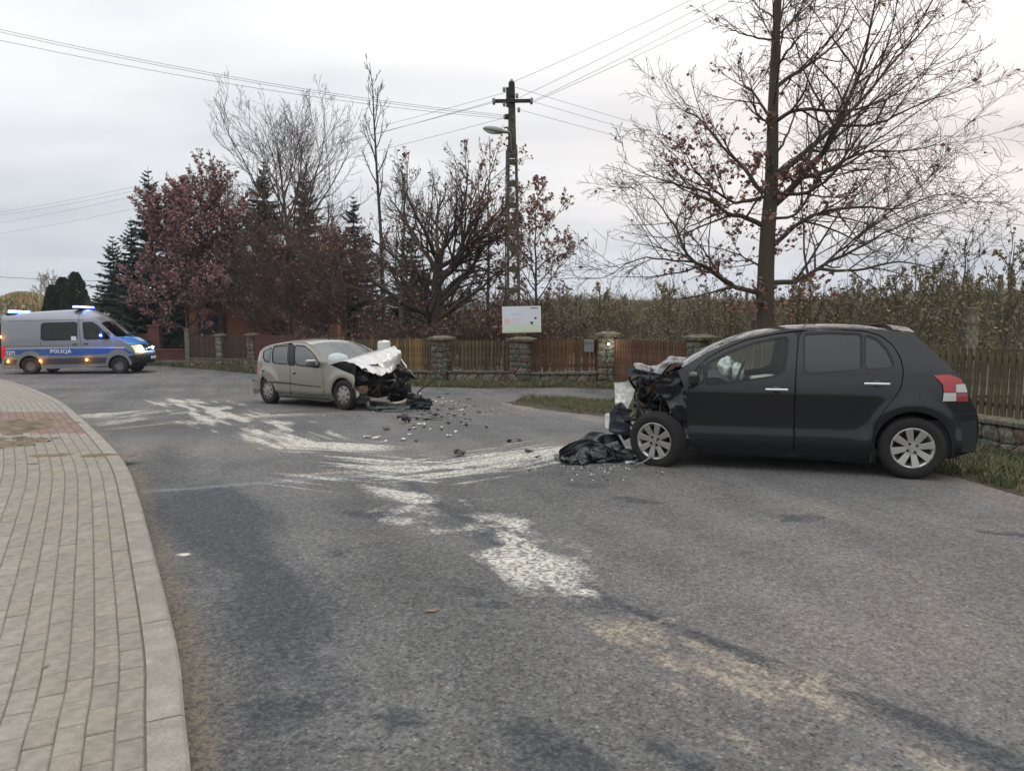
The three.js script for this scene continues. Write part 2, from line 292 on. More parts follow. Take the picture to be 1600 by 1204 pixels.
function verge(poly, step, blades, hmin, hmax, greens, seed, label, soilEdge = .35) {
  let a = 1e9, b = -1e9, c = 1e9, d = -1e9; for (const [x, D] of poly) { a = Math.min(a, x); b = Math.max(b, x); c = Math.min(c, D); d = Math.max(d, D); }
  const mb = new MB(true), nx = Math.ceil((b - a) / step), nd = Math.ceil((d - c) / step), id = new Map(), uv = [];
  const sd = (x, D) => (inPoly(x, D, poly) ? 1 : -1) * edgeDist(x, D, poly) + (fbm(x * 2.3, D * 2.3, 3, seed) - .5) * .3;
  const vert = (i, j) => { const k = i * 10000 + j; if (!id.has(k)) { const x = a + i * step, D = c + j * step, e = sd(x, D), n = fbm(x * 3, D * 3, 3, seed + 1), s = sstep(soilEdge, soilEdge * .2, e + (n - .5) * .5); const gr = [lerp(.11, .17, n), lerp(.13, .17, n), lerp(.06, .075, n)], so = [.2, .155, .105]; id.set(k, mb.v(x, gh(x, D) + .022 * sstep(-.06, .1, e) + .03 * sstep(.1, .8, e) * n - .012, -D, 0, 1, 0, gr.map((v, q) => lerp(v, so[q], s) * (.8 + .4 * n)))); uv.push(x * .9, D * .9); } return id.get(k); };
  for (let j = 0; j < nd; j++) for (let i = 0; i < nx; i++) { if (sd(a + (i + .5) * step, c + (j + .5) * step) < -.02) continue; const q = [vert(i, j), vert(i + 1, j), vert(i + 1, j + 1), vert(i, j + 1)]; mb.tri(q[0], q[1], q[2]); mb.tri(q[0], q[2], q[3]); }
  const g = mb.geo(); g.setAttribute('uv', new THREE.Float32BufferAttribute(uv, 2)); g.computeVertexNormals();
  structure(mesh('grass_verge', g, vergeMat));
  const r = mulberry(seed), inst = [], mtx = new THREE.Matrix4(), q = new THREE.Quaternion(), e = new THREE.Euler();
  for (let t = 0; t < blades * 6 && inst.length < blades; t++) { const x = a + r() * (b - a), D = c + r() * (d - c), s = sd(x, D); if (s < .06) continue; const n = fbm(x * 1.7, D * 1.7, 3, seed + 9); if (r() > sstep(.05, soilEdge * 1.3, s + (n - .5) * .5)) continue; inst.push([x, D, lerp(hmin, hmax, r() * r()) * (.6 + .9 * n), r() * 6.28, r(), n]); }
  const im = new THREE.InstancedMesh(bladeGeo, bladeMat, inst.length), col = new THREE.Color();
  inst.forEach(([x, D, h, a2, k, n], i) => { e.set((k - .5) * .7, a2, (r() - .5) * .7); mtx.compose(V3(x, gh(x, D) + .02, -D), q.setFromEuler(e), V3(h * 1.3, h, h * 1.3)); im.setMatrixAt(i, mtx); const u = r(); const g0 = greens[u < .45 + (n - .5) ? 0 : u < .8 ? 1 : 2]; col.setRGB(g0[0] * (.75 + .5 * k), g0[1] * (.75 + .5 * k), g0[2] * (.75 + .5 * k)); im.setColorAt(i, col); });
  im.name = numbered('verge_grass'); im.castShadow = im.receiveShadow = true; scene.add(im); stuff(tag(im, label, 'grass'));
}
const GR = [[.105, .125, .055], [.17, .165, .085], [.24, .2, .12]];
const fpt = (i, t = 0) => [lerp(FL[i].x, FL[i + 1]?.x ?? 0, t), lerp(FL[i].D, FL[i + 1]?.D ?? 0, t)];
verge([G2(1990, 880), G2(1700, 800), G2(1600, 774), G2(1480, 745), G2(1340, 716), G2(1200, 692), G2(1060, 668), G2(950, 652), G2(860, 641), G2(785, 629), G2(835, 622), G2(960, 626), G2(1070, 630), fpt(2, .8), fpt(2), fpt(1), [FL[0].x + .3, FL[0].D]], .07, 15000, .05, .15, GR, 301, 'low tufted grass on the verge beside the black car', .42);
verge([G2(560, 606), G2(640, 604), G2(760, 607), G2(880, 606), G2(980, 610), [FL[4].x + .2, FL[4].D + .1], [FL[5].x, FL[5].D + .2], [FL[6].x, FL[6].D + .2], [FL[7].x, FL[7].D + .2]], .08, 5000, .06, .2, GR, 331, 'thin grass strip along the foot of the stone fence wall', .2);
verge([G2(215, 571), G2(255, 572), G2(330, 578), G2(400, 584), G2(520, 593), G2(600, 598), fpt(6, .6), [FL[7].x, FL[7].D + .2], [FL[8].x, FL[8].D + .3], [FL[9].x, FL[9].D + .5], [FL[11].x, FL[11].D + 1], [-22, 38], [-26, 37]], .16, 9000, .1, .28, GR, 361, 'grass bank below the dark fence and the trees', .3);

// ---------------------------------------------------------------- pavement: kerb stones and small pavers
const pave = structure(new THREE.Group()); pave.name = 'pavement'; scene.add(pave);
const concTex = dataTex(512, 512, (i, j) => { const a = fbm(i / 40, j / 40, 4, 51), b = hash2(i, j, 52), c = vn(i / 2.2, j / 2.2, 53); const g = 212 + (a - .5) * 50 + (b - .5) * 34 + (c - .5) * 34; return [g, g * .99, g * .97]; });
const concBump = dataTex(256, 256, (i, j) => { const g = hash2(i, j, 61) * 140 + vn(i / 3, j / 3, 62) * 115; return [g, g, g]; }, false);
const concMat = (c) => std(c, .92, 0, { map: concTex, bumpMap: concBump, bumpScale: .0025 });
{
  const kw = .14, inner = offsetLine(kw), mats = [0x9f9c94, 0x9a978f, 0xa39f96].map(concMat), rr = mulberry(71);
  for (let s = 0; s < kerbLen - 1; s += 1) {
    const pos = [], uvs = [], ix = [], n = 8, l0 = s + .004, l1 = s + .996, out = offsetLineCached(0), inn = offsetLineCached(kw);
    for (let k = 0; k <= n; k++) {
      const L = lerp(l0, l1, k / n), a = along(out, L), nx = -a.tD, nd = a.tx, pts = [[0, -.16], [0, .086], [.014, .1], [kw - .004, .1], [kw - .002, -.1]];
      for (const [o, h] of pts) { const x = a.x + nx * o, D = a.D + nd * o; pos.push(x, gh(x, D) + h + (rr() - .5) * .0006, -D); uvs.push(L, o * 1.0 + h); }
    }
    for (let k = 0; k < n; k++) for (let q = 0; q < 4; q++) { const a = k * 5 + q, b = a + 1, c = a + 5, d = c + 1; ix.push(a, b, d, a, d, c); }
    ix.push(0, 1, 3, 0, 3, 4, 1, 2, 3); const z = n * 5; ix.push(z, z + 3, z + 1, z, z + 4, z + 3, z + 1, z + 3, z + 2);
    let g = new THREE.BufferGeometry(); g.setAttribute('position', new THREE.Float32BufferAttribute(pos, 3)); g.setAttribute('uv', new THREE.Float32BufferAttribute(uvs, 2)); g.setIndex(ix); g = toCreasedNormals(g, .5);
    mesh('kerb_stone', g, mats[Math.floor(rr() * 3)], pave);
  }
}
function offsetLineCached(o) { offsetLineCached.m ??= new Map(); const k = o.toFixed(3); if (!offsetLineCached.m.has(k)) offsetLineCached.m.set(k, offsetLine(o)); return offsetLineCached.m.get(k); }
{
  const pw = .1, pl = .2, gap = .0035, ch = .005;
  const brick = (() => { const w = pw / 2 - gap / 2, l = pl / 2 - gap / 2, pos = [], ix = []; for (const [a, h] of [[0, -.06], [0, -ch], [ch, 0]]) pos.push(-l + a, h, -w + a, l - a, h, -w + a, l - a, h, w - a, -l + a, h, w - a); for (let r = 0; r < 2; r++) for (let k = 0; k < 4; k++) { const a = r * 4 + k, b = r * 4 + (k + 1) % 4; ix.push(a, a + 4, b + 4, a, b + 4, b); } ix.push(8, 10, 9, 8, 11, 10); let g = new THREE.BufferGeometry(); g.setAttribute('position', new THREE.Float32BufferAttribute(pos, 3)); g.setIndex(ix); g = toCreasedNormals(g, .4); const p = g.attributes.position, uv = []; for (let i = 0; i < p.count; i++) uv.push(p.getX(i) * 2.2 + .5, p.getZ(i) * 2.2 + .5 + p.getY(i)); g.setAttribute('uv', new THREE.Float32BufferAttribute(uv, 2)); return g; })();
  const variants = [0, 1, 2, 3, 4].map(k => { const g = brick.clone(), u = g.attributes.uv; for (let i = 0; i < u.count; i++) u.setXY(i, u.getX(i) + k * .37, u.getY(i) + k * .61); return g; });
  const mats = [0x9b978e, 0x98948b, 0x9f9b91, 0x95928a, 0x9b958a, 0x9d978c].map(concMat), red = [.27, .19, .16];
  const rr = mulberry(81), all = [];
  for (let row = 0; row < 40; row++) {
    const off = .14 + gap + pw * (row + .5), line = offsetLineCached(off), tot = line[line.length - 1].l;
    for (let l = (row % 2) * .1 + rr() * .012; l < tot - .2; l += pl) { const a = along(line, l); if (a.D < 1.6 || a.D > 27 || a.x < -a.D * .73 - 1.2) continue; all.push([a.x, a.D, Math.atan2(a.tD, a.tx), row, l]); }
  }
  const sc = (b) => { const d = Math.hypot(b[0], b[1]); return (b[0] > -b[1] * .7 ? 0 : 100) + d; };
  all.sort((a, b) => sc(a) - sc(b));
  const rest = [], m4 = new THREE.Matrix4(), q = new THREE.Quaternion(), e = new THREE.Euler();
  all.forEach(([x, D, a, row, l], i) => {
    const y = gh(x, D) + .1 - .002 + (rr() - .5) * .005, tilt = (rr() - .5) * .016, tilt2 = (rr() - .5) * .012, slope = Math.atan((gh(x, D + .3) - gh(x, D - .3)) / .6);
    if (i < 300) { const o = mesh('paver', variants[i % 5], mats[Math.floor(rr() * 6)], pave); o.position.set(x, y, -D); o.rotation.set(tilt, a, tilt2); }
    else {
      const g = brick.clone(); e.set(slope + tilt, 0, tilt2); const e2 = new THREE.Quaternion().setFromEuler(e); q.setFromAxisAngle(V3(0, 1, 0), a); q.premultiply(e2); m4.compose(V3(x, y, -D), q, V3(1, 1, 1)); g.applyMatrix4(m4);
      const isRed = D > 9.6 && D < 12.6 && x < -3; const k = .93 + rr() * .14, c = isRed ? red.map(v => v * k * (.85 + .3 * rr())) : [.345 * k, .33 * k, .295 * k], n = g.attributes.position.count, ca = []; for (let v = 0; v < n; v++) ca.push(...c); g.setAttribute('color', new THREE.Float32BufferAttribute(ca, 3));
      const u = g.attributes.uv, ou = rr() * 5; for (let v = 0; v < n; v++) u.setXY(v, u.getX(v) + ou, u.getY(v) + ou * 3); rest.push(g);
    }
  });
  const m = std(0xffffff, .92, 0, { map: concTex, bumpMap: concBump, bumpScale: .0025, vertexColors: true });
  stuff(mesh('paver_field', mergeGeometries(rest), m, pave));
  // bedding sand seen in the joints
  const mb = new MB(true), L0 = offsetLineCached(.1), L1 = offsetLineCached(4.3), uv = []; let pa = null;
  for (let i = 0; i < L0.length; i++) { const ids = []; for (let k = 0; k <= 10; k++) { const x = lerp(L0[i].p.x, L1[i].p.x, k / 10), D = lerp(L0[i].p.y, L1[i].p.y, k / 10); ids.push(mb.v(x, gh(x, D) + .1 - .009, -D, 0, 1, 0, [.2, .18, .145])); uv.push(x, D); } if (pa) for (let k = 0; k < 10; k++) { mb.tri(pa[k], ids[k], ids[k + 1]); mb.tri(pa[k], ids[k + 1], pa[k + 1]); } pa = ids; }
  const g = mb.geo(); g.setAttribute('uv', new THREE.Float32BufferAttribute(uv, 2)); mesh('joint_sand', g, std(0xffffff, .95, 0, { vertexColors: true, map: concTex }), pave);
}
{ // soil spread on the pavement by the grass at its far side
  const mb = new MB(true), r = mulberry(91);
  for (const [px, py, w, d, h] of [[-14, 668, .9, 1.0, .05], [10, 690, .5, .5, .03], [150, 710, .45, .1, .015], [90, 712, .6, .08, .012], [30, 725, .4, .1, .015]]) {
    const c = onGround(px, py, KH), n = 26; const ids = [];
    for (let j = 0; j <= n; j++) for (let i = 0; i <= n; i++) { const u = i / n * 2 - 1, v = j / n * 2 - 1, x = c.x + u * w, D = -c.z + v * d, e = 1 - Math.hypot(u, v) + (fbm(x * 7, D * 7, 4, 92) - .55) * 3.2, k = .6 + .8 * r(); ids.push(mb.v(x, gh(x, D) + KH - .012 + h * clamp(e * 1.3, 0, 1) * (.6 + .8 * fbm(x * 9, D * 9, 3, 93)) + .006 * sstep(0, .2, e), -D, 0, 1, 0, [.13 * k, .1 * k, .07 * k])); }
    for (let j = 0; j < n; j++) for (let i = 0; i < n; i++) { const a = ids[j * (n + 1) + i]; mb.tri(a, a + 1, a + n + 2); mb.tri(a, a + n + 2, a + n + 1); }
  }
  const g = mb.geo(); g.computeVertexNormals(); stuff(tag(mesh('soil', g, std(0xffffff, 1, 0, { vertexColors: true })), 'brown soil washed over the edge of the pavement', 'soil'));
}

// ================================================================ FENCE
const woodTex = dataTex(256, 256, (i, j) => { const g = 190 + (fbm(i / 5, j / 90, 4, 101) - .5) * 150 + (hash2(i, j, 102) - .5) * 30 + (fbm(i / 40, j / 40, 3, 103) - .5) * 60; return [g, g * .98, g * .95]; });
const stoneTex = dataTex(512, 512, (i, j) => { const a = fbm(i / 26, j / 26, 5, 111), b = hash2(i, j, 112), c = fbm(i / 90, j / 90, 3, 113); const g = 175 + (a - .5) * 190 + (b - .5) * 40; const m = sstep(.52, .66, c) * .35; return [g * (1 - m * .25), g * (.97), g * (.93 - m * .25)]; });
const woodMats = (cols) => cols.map(c => std(c, .85, 0, { map: woodTex }));
const WOODS = { olive: woodMats([0x6f6248, 0x625840, 0x786a50, 0x6a6148]), red: woodMats([0x7d553c, 0x70492f, 0x865d44, 0x6d5b3c]), gold: woodMats([0x8f7849, 0x766340, 0xa88b55, 0x6a5c3e, 0x6f6248]), dark: woodMats([0x55443c, 0x4d3f38, 0x604a3f]), maroon: woodMats([0x6b4038, 0x5f3a33, 0x734a3e]) };  // the yellow set has the glow on those pickets painted into the wood colour
const stoneMats = [0x9c978f, 0x8a867f, 0x97897e, 0xa39d90, 0x7f7d7a, 0x947a70, 0x8b8d88].map(c => std(c, .93, 0, { map: stoneTex }));
const mortar = std(0x6a6660, .95, 0, { map: stoneTex }), coping = std(0x8c8779, .95, 0, { map: stoneTex });
function planarUV(g, s = 1) { const p = g.attributes.position, n = g.attributes.normal, uv = []; for (let i = 0; i < p.count; i++) { const ax = Math.abs(n.getX(i)), ay = Math.abs(n.getY(i)), az = Math.abs(n.getZ(i)); if (az >= ax && az >= ay) uv.push(p.getX(i) * s, p.getY(i) * s); else if (ax >= ay) uv.push(p.getZ(i) * s, p.getY(i) * s); else uv.push(p.getX(i) * s, p.getZ(i) * s); } g.setAttribute('uv', new THREE.Float32BufferAttribute(uv, 2)); return g; }
function stones(parent, W, H, z, face, cell, rnd, y0 = 0, shear = 0) {          // irregular field stones standing proud of a mortar core
  const nc = Math.max(1, Math.round(W / cell)), nr = Math.max(1, Math.round(H / (cell * .72))), pt = [];
  for (let j = 0; j <= nr; j++) for (let i = 0; i <= nc; i++) pt.push([(i + (i > 0 && i < nc ? (rnd() - .5) * .6 : 0) + (i > 0 && i < nc ? (j % 2 - .5) * .42 : 0)) / nc * W, (j + (j > 0 && j < nr ? (rnd() - .5) * .5 : 0)) / nr * H]);
  for (let j = 0; j < nr; j++) for (let i = 0; i < nc; i++) {
    const q = [pt[j * (nc + 1) + i], pt[j * (nc + 1) + i + 1], pt[(j + 1) * (nc + 1) + i + 1], pt[(j + 1) * (nc + 1) + i]];
    const cx = (q[0][0] + q[1][0] + q[2][0] + q[3][0]) / 4, cy = (q[0][1] + q[1][1] + q[2][1] + q[3][1]) / 4, outl = [];
    for (let k = 0; k < 4; k++) { const a = q[k], b = q[(k + 1) % 4]; for (const t of [.14, .5, .86]) outl.push([lerp(a[0], b[0], t) + (rnd() - .5) * .018, lerp(a[1], b[1], t) + (rnd() - .5) * .018]); }
    const pos = [], ix = [], n = outl.length, dep = .022 + rnd() * .022, sx = (rnd() - .5) * .02;
    for (const [sc, d] of [[.93, -.01], [.9, dep * .7], [.7, dep]]) for (const [x, y] of outl) { const px = (cx + (x - cx) * sc), py = cy + (y - cy) * sc; pos.push(px, y0 + py + shear * px, z + d + sx * (x - cx)); }
    pos.push(cx, y0 + cy + shear * cx, z + dep * 1.06);
    for (let r = 0; r < 2; r++) for (let k = 0; k < n; k++) { const a = r * n + k, b = r * n + (k + 1) % n; ix.push(a, b, b + n, a, b + n, a + n); }
    for (let k = 0; k < n; k++) ix.push(2 * n + k, 2 * n + (k + 1) % n, 3 * n);
    let g = new THREE.BufferGeometry(); g.setAttribute('position', new THREE.Float32BufferAttribute(pos, 3)); g.setIndex(ix); g = toCreasedNormals(g, .7); planarUV(g, 1.3);
    const u = g.attributes.uv, o = rnd() * 7; for (let k = 0; k < u.count; k++) u.setXY(k, u.getX(k) + o, u.getY(k) + o * 1.7);
    if (face) g.applyMatrix4(face); mesh('stone', g, stoneMats[Math.floor(rnd() * 7)], parent);
  }
}
const picketGeo = {};
function picket(w, h, pointed) { const k = [w, h, pointed] + ''; if (!picketGeo[k]) { const s = new THREE.Shape([[-w / 2, 0], [w / 2, 0], [w / 2, h - (pointed ? .03 : .004)], [w * .28, h], [-w * .28, h], [-w / 2, h - (pointed ? .03 : .004)]].map(p => new THREE.Vector2(...p))); const g = new THREE.ExtrudeGeometry(s, { depth: .02, bevelEnabled: false }); planarUV(g, 2.2); picketGeo[k] = g; } return picketGeo[k]; }
function fenceSection(A, B, o) {                                  // local x along the fence, z towards the road
  const a = P(A.x, gh(A.x, A.D), A.D), L = Math.hypot(B.x - A.x, B.D - A.D), yb = gh(B.x, B.D), sh = (yb - a.y) / L, rnd = mulberry(o.seed);
  const t = thing('fence_section', o.label, 'fence', a, Math.atan2(B.D - A.D, B.x - A.x) + (o.flip ? 0 : 0));
  const wy = o.wall, x0 = o.in ?? .18, W = L - 2 * x0, zs = -1;      // A -> B runs to the left in the picture, so the road lies on +z when turned below
  const flip = new THREE.Matrix4().makeRotationY(Math.PI).setPosition(L, 0, 0);   // stones are laid out facing +z
  const inner = part0(t, flip);
  if (wy) {
    const core = new THREE.BoxGeometry(W, wy, .26, 1, 1, 1); core.translate(L / 2, wy / 2 - .03, 0); shear(core, -sh, L, sh); planarUV(core); mesh('wall_core', core, mortar, inner);
    stonesShifted(inner, W, wy - .04, .13, .3, rnd, x0, -sh, L * sh + 0);
    const cap = new RoundedBoxGeometry(W, .06, .36, 1, .012); cap.translate(L / 2, wy + .0, 0); shear(cap, -sh, L, sh); planarUV(cap.toNonIndexed ? cap : cap); mesh('coping', cap, coping, inner);
  }
  const ph = o.h - (wy ? wy + .07 : .06), pb = wy ? wy + .07 : .06, mats = WOODS[o.wood], sp_ = o.gap ?? .127, pw = o.pw ?? .085, n = Math.floor(W / sp_);
  for (const ry of [.16, .84]) { const r = box(W, .07, .035, L / 2, pb + ph * ry, -.02); shear(r, -sh, L, sh); planarUV(r); mesh('rail', r, mats[0], inner); }
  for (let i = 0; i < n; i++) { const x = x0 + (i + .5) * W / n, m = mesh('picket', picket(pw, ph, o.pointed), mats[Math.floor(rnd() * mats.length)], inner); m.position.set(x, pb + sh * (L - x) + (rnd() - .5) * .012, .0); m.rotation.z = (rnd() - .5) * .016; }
  for (const k of [...inner.children]) t.add(k);
  for (const k of t.children) k.applyMatrix4(flip);
  t.remove(inner);
  return t;
}
function part0(t) { const g = new THREE.Group(); g.name = 'layout'; t.add(g); return g; }
function shear(g, s, L, s0) { const p = g.attributes.position; for (let i = 0; i < p.count; i++) p.setY(i, p.getY(i) + s * p.getX(i) + L * s0); }
function stonesShifted(parent, W, H, z, cell, rnd, x0, sh, y0) { const before = parent.children.length; stones(parent, W, H, z, null, cell, rnd, y0 + sh * x0, sh); for (let i = before; i < parent.children.length; i++) parent.children[i].position.x += x0; }
function pillar(f, h, w, label, turn, o = {}) {
  const t = thing(o.name ?? 'stone_pillar', label, 'pillar', P(f.x, gh(f.x, f.D) - .05, f.D), turn), rnd = mulberry(o.seed);
  const core = box(w - .05, h, w - .05, 0, h / 2, 0); planarUV(core); mesh('core', core, mortar, t);
  for (let k = 0; k < 4; k++) { const m = new THREE.Matrix4().makeRotationY(k * Math.PI / 2).multiply(new THREE.Matrix4().makeTranslation(-w / 2 + .02, 0, 0)); stones(t, w - .04, h - .01, w / 2 - .03, m, .25, rnd); }
  const c = new RoundedBoxGeometry(w + .14, .09, w + .14, 1, .02); c.translate(0, h + .045, 0); planarUV(c); mesh('cap', c, coping, t);
  const c2 = cyl((w - .1) * .5, (w + .06) * .66, .05, 4, 0, h + .112, 0); c2.rotateY(Math.PI / 4); planarUV(c2); mesh('cap_top', c2, coping, t);
  return t;
}
const fang = i => Math.atan2(FL[i + 1].D - FL[i].D, FL[i + 1].x - FL[i].x);
fenceSection(FL[0], FL[1], { wall: .42, h: 1.4, wood: 'olive', seed: 1, in: .0, pointed: false, label: 'weathered olive picket fence section past the tail of the black car' });
fenceSection(FL[1], FL[2], { wall: .42, h: 1.4, wood: 'olive', seed: 2, in: .0, pointed: false, label: 'weathered olive picket fence section right behind the black car' });
fenceSection(FL[2], FL[3], { wall: .42, h: 1.4, wood: 'olive', seed: 3, in: .2, label: 'weathered olive picket fence section in front of the tall oak trunk' });
fenceSection(FL[3], FL[4], { wall: 0, h: 1.28, wood: 'red', seed: 4, in: .26, gap: .115, label: 'brown wooden picket gate reaching down to the ground beside the lit pillar' });
fenceSection(FL[4], FL[5], { wall: .32, h: 1.3, wood: 'red', seed: 5, in: .28, gap: .115, label: 'reddish brown picket fence section that carries the grey letterbox' });
fenceSection(FL[5], FL[6], { wall: .36, h: 1.3, wood: 'olive', seed: 6, in: .28, gap: .115, label: 'olive brown picket fence section left of the pillar under the board' });
fenceSection(FL[6], FL[7], { wall: .34, h: 1.36, wood: 'gold', seed: 7, in: .2, gap: .115, label: 'picket fence section with golden glow painted into its wood behind the crumpled silver bonnet' });
fenceSection(FL[7], FL[8], { wall: .34, h: 1.45, wood: 'gold', seed: 8, in: .1, gap: .12, label: 'picket fence section with yellowish glow painted into its wood behind the windscreen of the silver car' });
fenceSection(FL[8], FL[9], { wall: .34, h: 1.55, wood: 'maroon', seed: 9, in: .2, gap: .12, pw: .1, label: 'maroon board fence section behind the roof of the silver car' });
fenceSection(FL[9], FL[10], { wall: .4, h: 1.5, wood: 'dark', seed: 10, in: .2, gap: .12, pw: .105, label: 'dark brown board fence section between two grey pillars under the trees' });
fenceSection(FL[10], FL[11], { wall: .4, h: 1.5, wood: 'dark', seed: 11, in: .2, gap: .12, pw: .105, label: 'dark brown board fence section ending at the thin grey corner post' });
pillar(FL[3], 1.38, .5, 'stone gate pillar behind the torn bonnet of the black car', fang(3), { seed: 21, name: 'gate_pillar' });
const litPillar = pillar(FL[4], 1.4, .5, 'tall stone gate pillar with a small lit lamp', fang(4), { seed: 22, name: 'gate_pillar' });
pillar(FL[5], 1.3, .6, 'wide stone fence pillar right under the white board', fang(5), { seed: 23 });
pillar(FL[6], 1.36, .5, 'stone fence pillar between the golden and the olive pickets', fang(6), { seed: 24 });
pillar(FL[9], 1.55, .42, 'grey fence pillar next to the roof of the silver car', fang(9), { seed: 25 });
pillar(FL[10], 1.5, .4, 'grey fence pillar between the two dark board sections', fang(10), { seed: 26 });
{ const f = FL[11], t = thing('corner_post', 'thin pale concrete corner post at the end of the dark fence', 'post', P(f.x, gh(f.x, f.D), f.D)); const m = std(0x9a968c, .95, 0, { map: stoneTex }); mesh('post', [box(.2, 1.75, .2, 0, .87, 0, .02)], m, t); mesh('cap', [box(.26, .06, .26, 0, 1.78, 0, .02)], m, t); }
{ // lamp on the gate pillar
  const p = atDepth(951, 537.5, FL[4].D - .35), t = thing('pillar_lamp', 'small round white lamp glowing on the tall gate pillar', 'lamp', p);
  mesh('lamp_base', [cyl(.035, .045, .03, 12, 0, 0, -.03, 'z')], std(0x777777, .5), t); mesh('bulb', [new THREE.SphereGeometry(.035, 14, 10)], std(0xffffff, .3, 0, { emissive: 0xfffaf0, emissiveIntensity: 3 }), t);
  const l = new THREE.PointLight(0xfff6e8, .25, 0, 2); l.position.set(0, 0, .1); l.castShadow = true; t.add(l);
}
{ // letterbox on the pickets
  const p = atDepth(921, 541, lerp(FL[4].D, FL[5].D, .25) - .16), t = thing('letterbox', 'small grey metal letterbox hung on the reddish pickets', 'letterbox', p, fang(4) + Math.PI), m = std(0x7d807e, .5, .4);
  mesh('body', [box(.27, .31, .12, 0, 0, 0, .012)], m, t); mesh('flap', [box(.23, .05, .012, 0, .09, .065, .004)], std(0x6b6e6c, .45, .5), t); mesh('lid', [box(.29, .025, .15, 0, .165, .005, .008)], m, t); mesh('lock', [cyl(.012, .012, .012, 10, .07, -.07, .064, 'z')], std(0x444444, .4, .6), t);
}
{ // round white bollard with a printed pattern, standing by the fence
  const D = 22.2, b = atDepth(600, 540, D), g0 = gh(b.x, D), H = b.y + .16 - g0, t = thing('white_bollard', 'round white bollard with dark green print by the golden pickets', 'bollard', P(b.x, g0, D));
  const tex = dataTex(128, 128, (i, j) => { const u = i / 128 * 6.28, on = u > 5.2 && u < 6.1 && fbm(i / 5, j / 5, 2, 121) > .48 && j > 60; return on ? [62, 84, 60] : [222, 222, 216]; });
  const g = new THREE.LatheGeometry([[.19, 0], [.19, H - .06], [.17, H - .02], [.1, H], [0, H + .01]].map(p => new THREE.Vector2(...p)), 24); mesh('body', g, std(0xffffff, .5, 0, { map: tex }), t); mesh('foot', [cyl(.22, .23, .06, 24, 0, .03, 0)], std(0x777772, .9), t);
}
// ---------------------------------------------------------------- advertising board
{
  const c = atDepth(815, 499, 21.0), w = 1.1, h = .745, t = thing('advertising_board', 'white advertising board with faded red letters and yellow edge', 'sign', c, .02); t.rotation.z = .02;
  const cv = document.createElement('canvas'); cv.width = 640; cv.height = 430; const x = cv.getContext('2d');
  x.fillStyle = '#d9dfe6'; x.fillRect(0, 0, 640, 430); x.fillStyle = '#cfdccb'; x.beginPath(); x.moveTo(0, 430); x.lineTo(0, 330); x.quadraticCurveTo(320, 240, 640, 320); x.lineTo(640, 430); x.fill();
  x.fillStyle = '#dcaeb0'; for (const [a, b, w, h] of [[34, 190, 14, 120], [60, 200, 18, 90], [92, 190, 16, 118], [122, 210, 16, 60]]) x.fillRect(a, b, w, h); x.fillStyle = '#e0c4cc'; for (const [a, b, w, h] of [[170, 196, 14, 80], [205, 196, 30, 76], [262, 190, 14, 84], [300, 196, 16, 78]]) x.fillRect(a, b, w, h); x.fillStyle = '#c4cad6'; for (let k = 0; k < 6; k++) x.fillRect(160 + k * 34, 110, 20, 30);
  x.fillStyle = '#51656c'; x.fillRect(470, 22, 120, 18); x.fillStyle = '#3f4f52'; x.beginPath(); x.arc(552, 195, 20, 0, 7); x.fill(); x.beginPath(); x.moveTo(450, 255); x.lineTo(520, 252); x.lineTo(496, 305); x.lineTo(474, 290); x.fill();
  x.fillStyle = '#d3d2a4'; x.fillRect(0, 404, 640, 26); x.fillStyle = '#e8d3c4'; x.fillRect(0, 0, 14, 430); x.fillStyle = '#e4e3dc'; x.fillRect(626, 0, 14, 430);
  const tex = new THREE.CanvasTexture(cv); tex.colorSpace = THREE.SRGBColorSpace;
  const pg = new THREE.PlaneGeometry(w - .01, h - .01); pg.translate(0, 0, .018); mesh('panel', [box(w, h, .03, 0, 0, 0, .006)], std(0xd8d2b8, .6), t); mesh('print', pg, std(0xffffff, .55, 0, { map: tex }), t);
  for (const s of [-.3, .3]) mesh('bracket', [box(.04, h + .1, .03, s, -.02, -.035), box(.035, .035, .55, s, .1, -.3)], std(0x55524c, .6, .4), t);
}

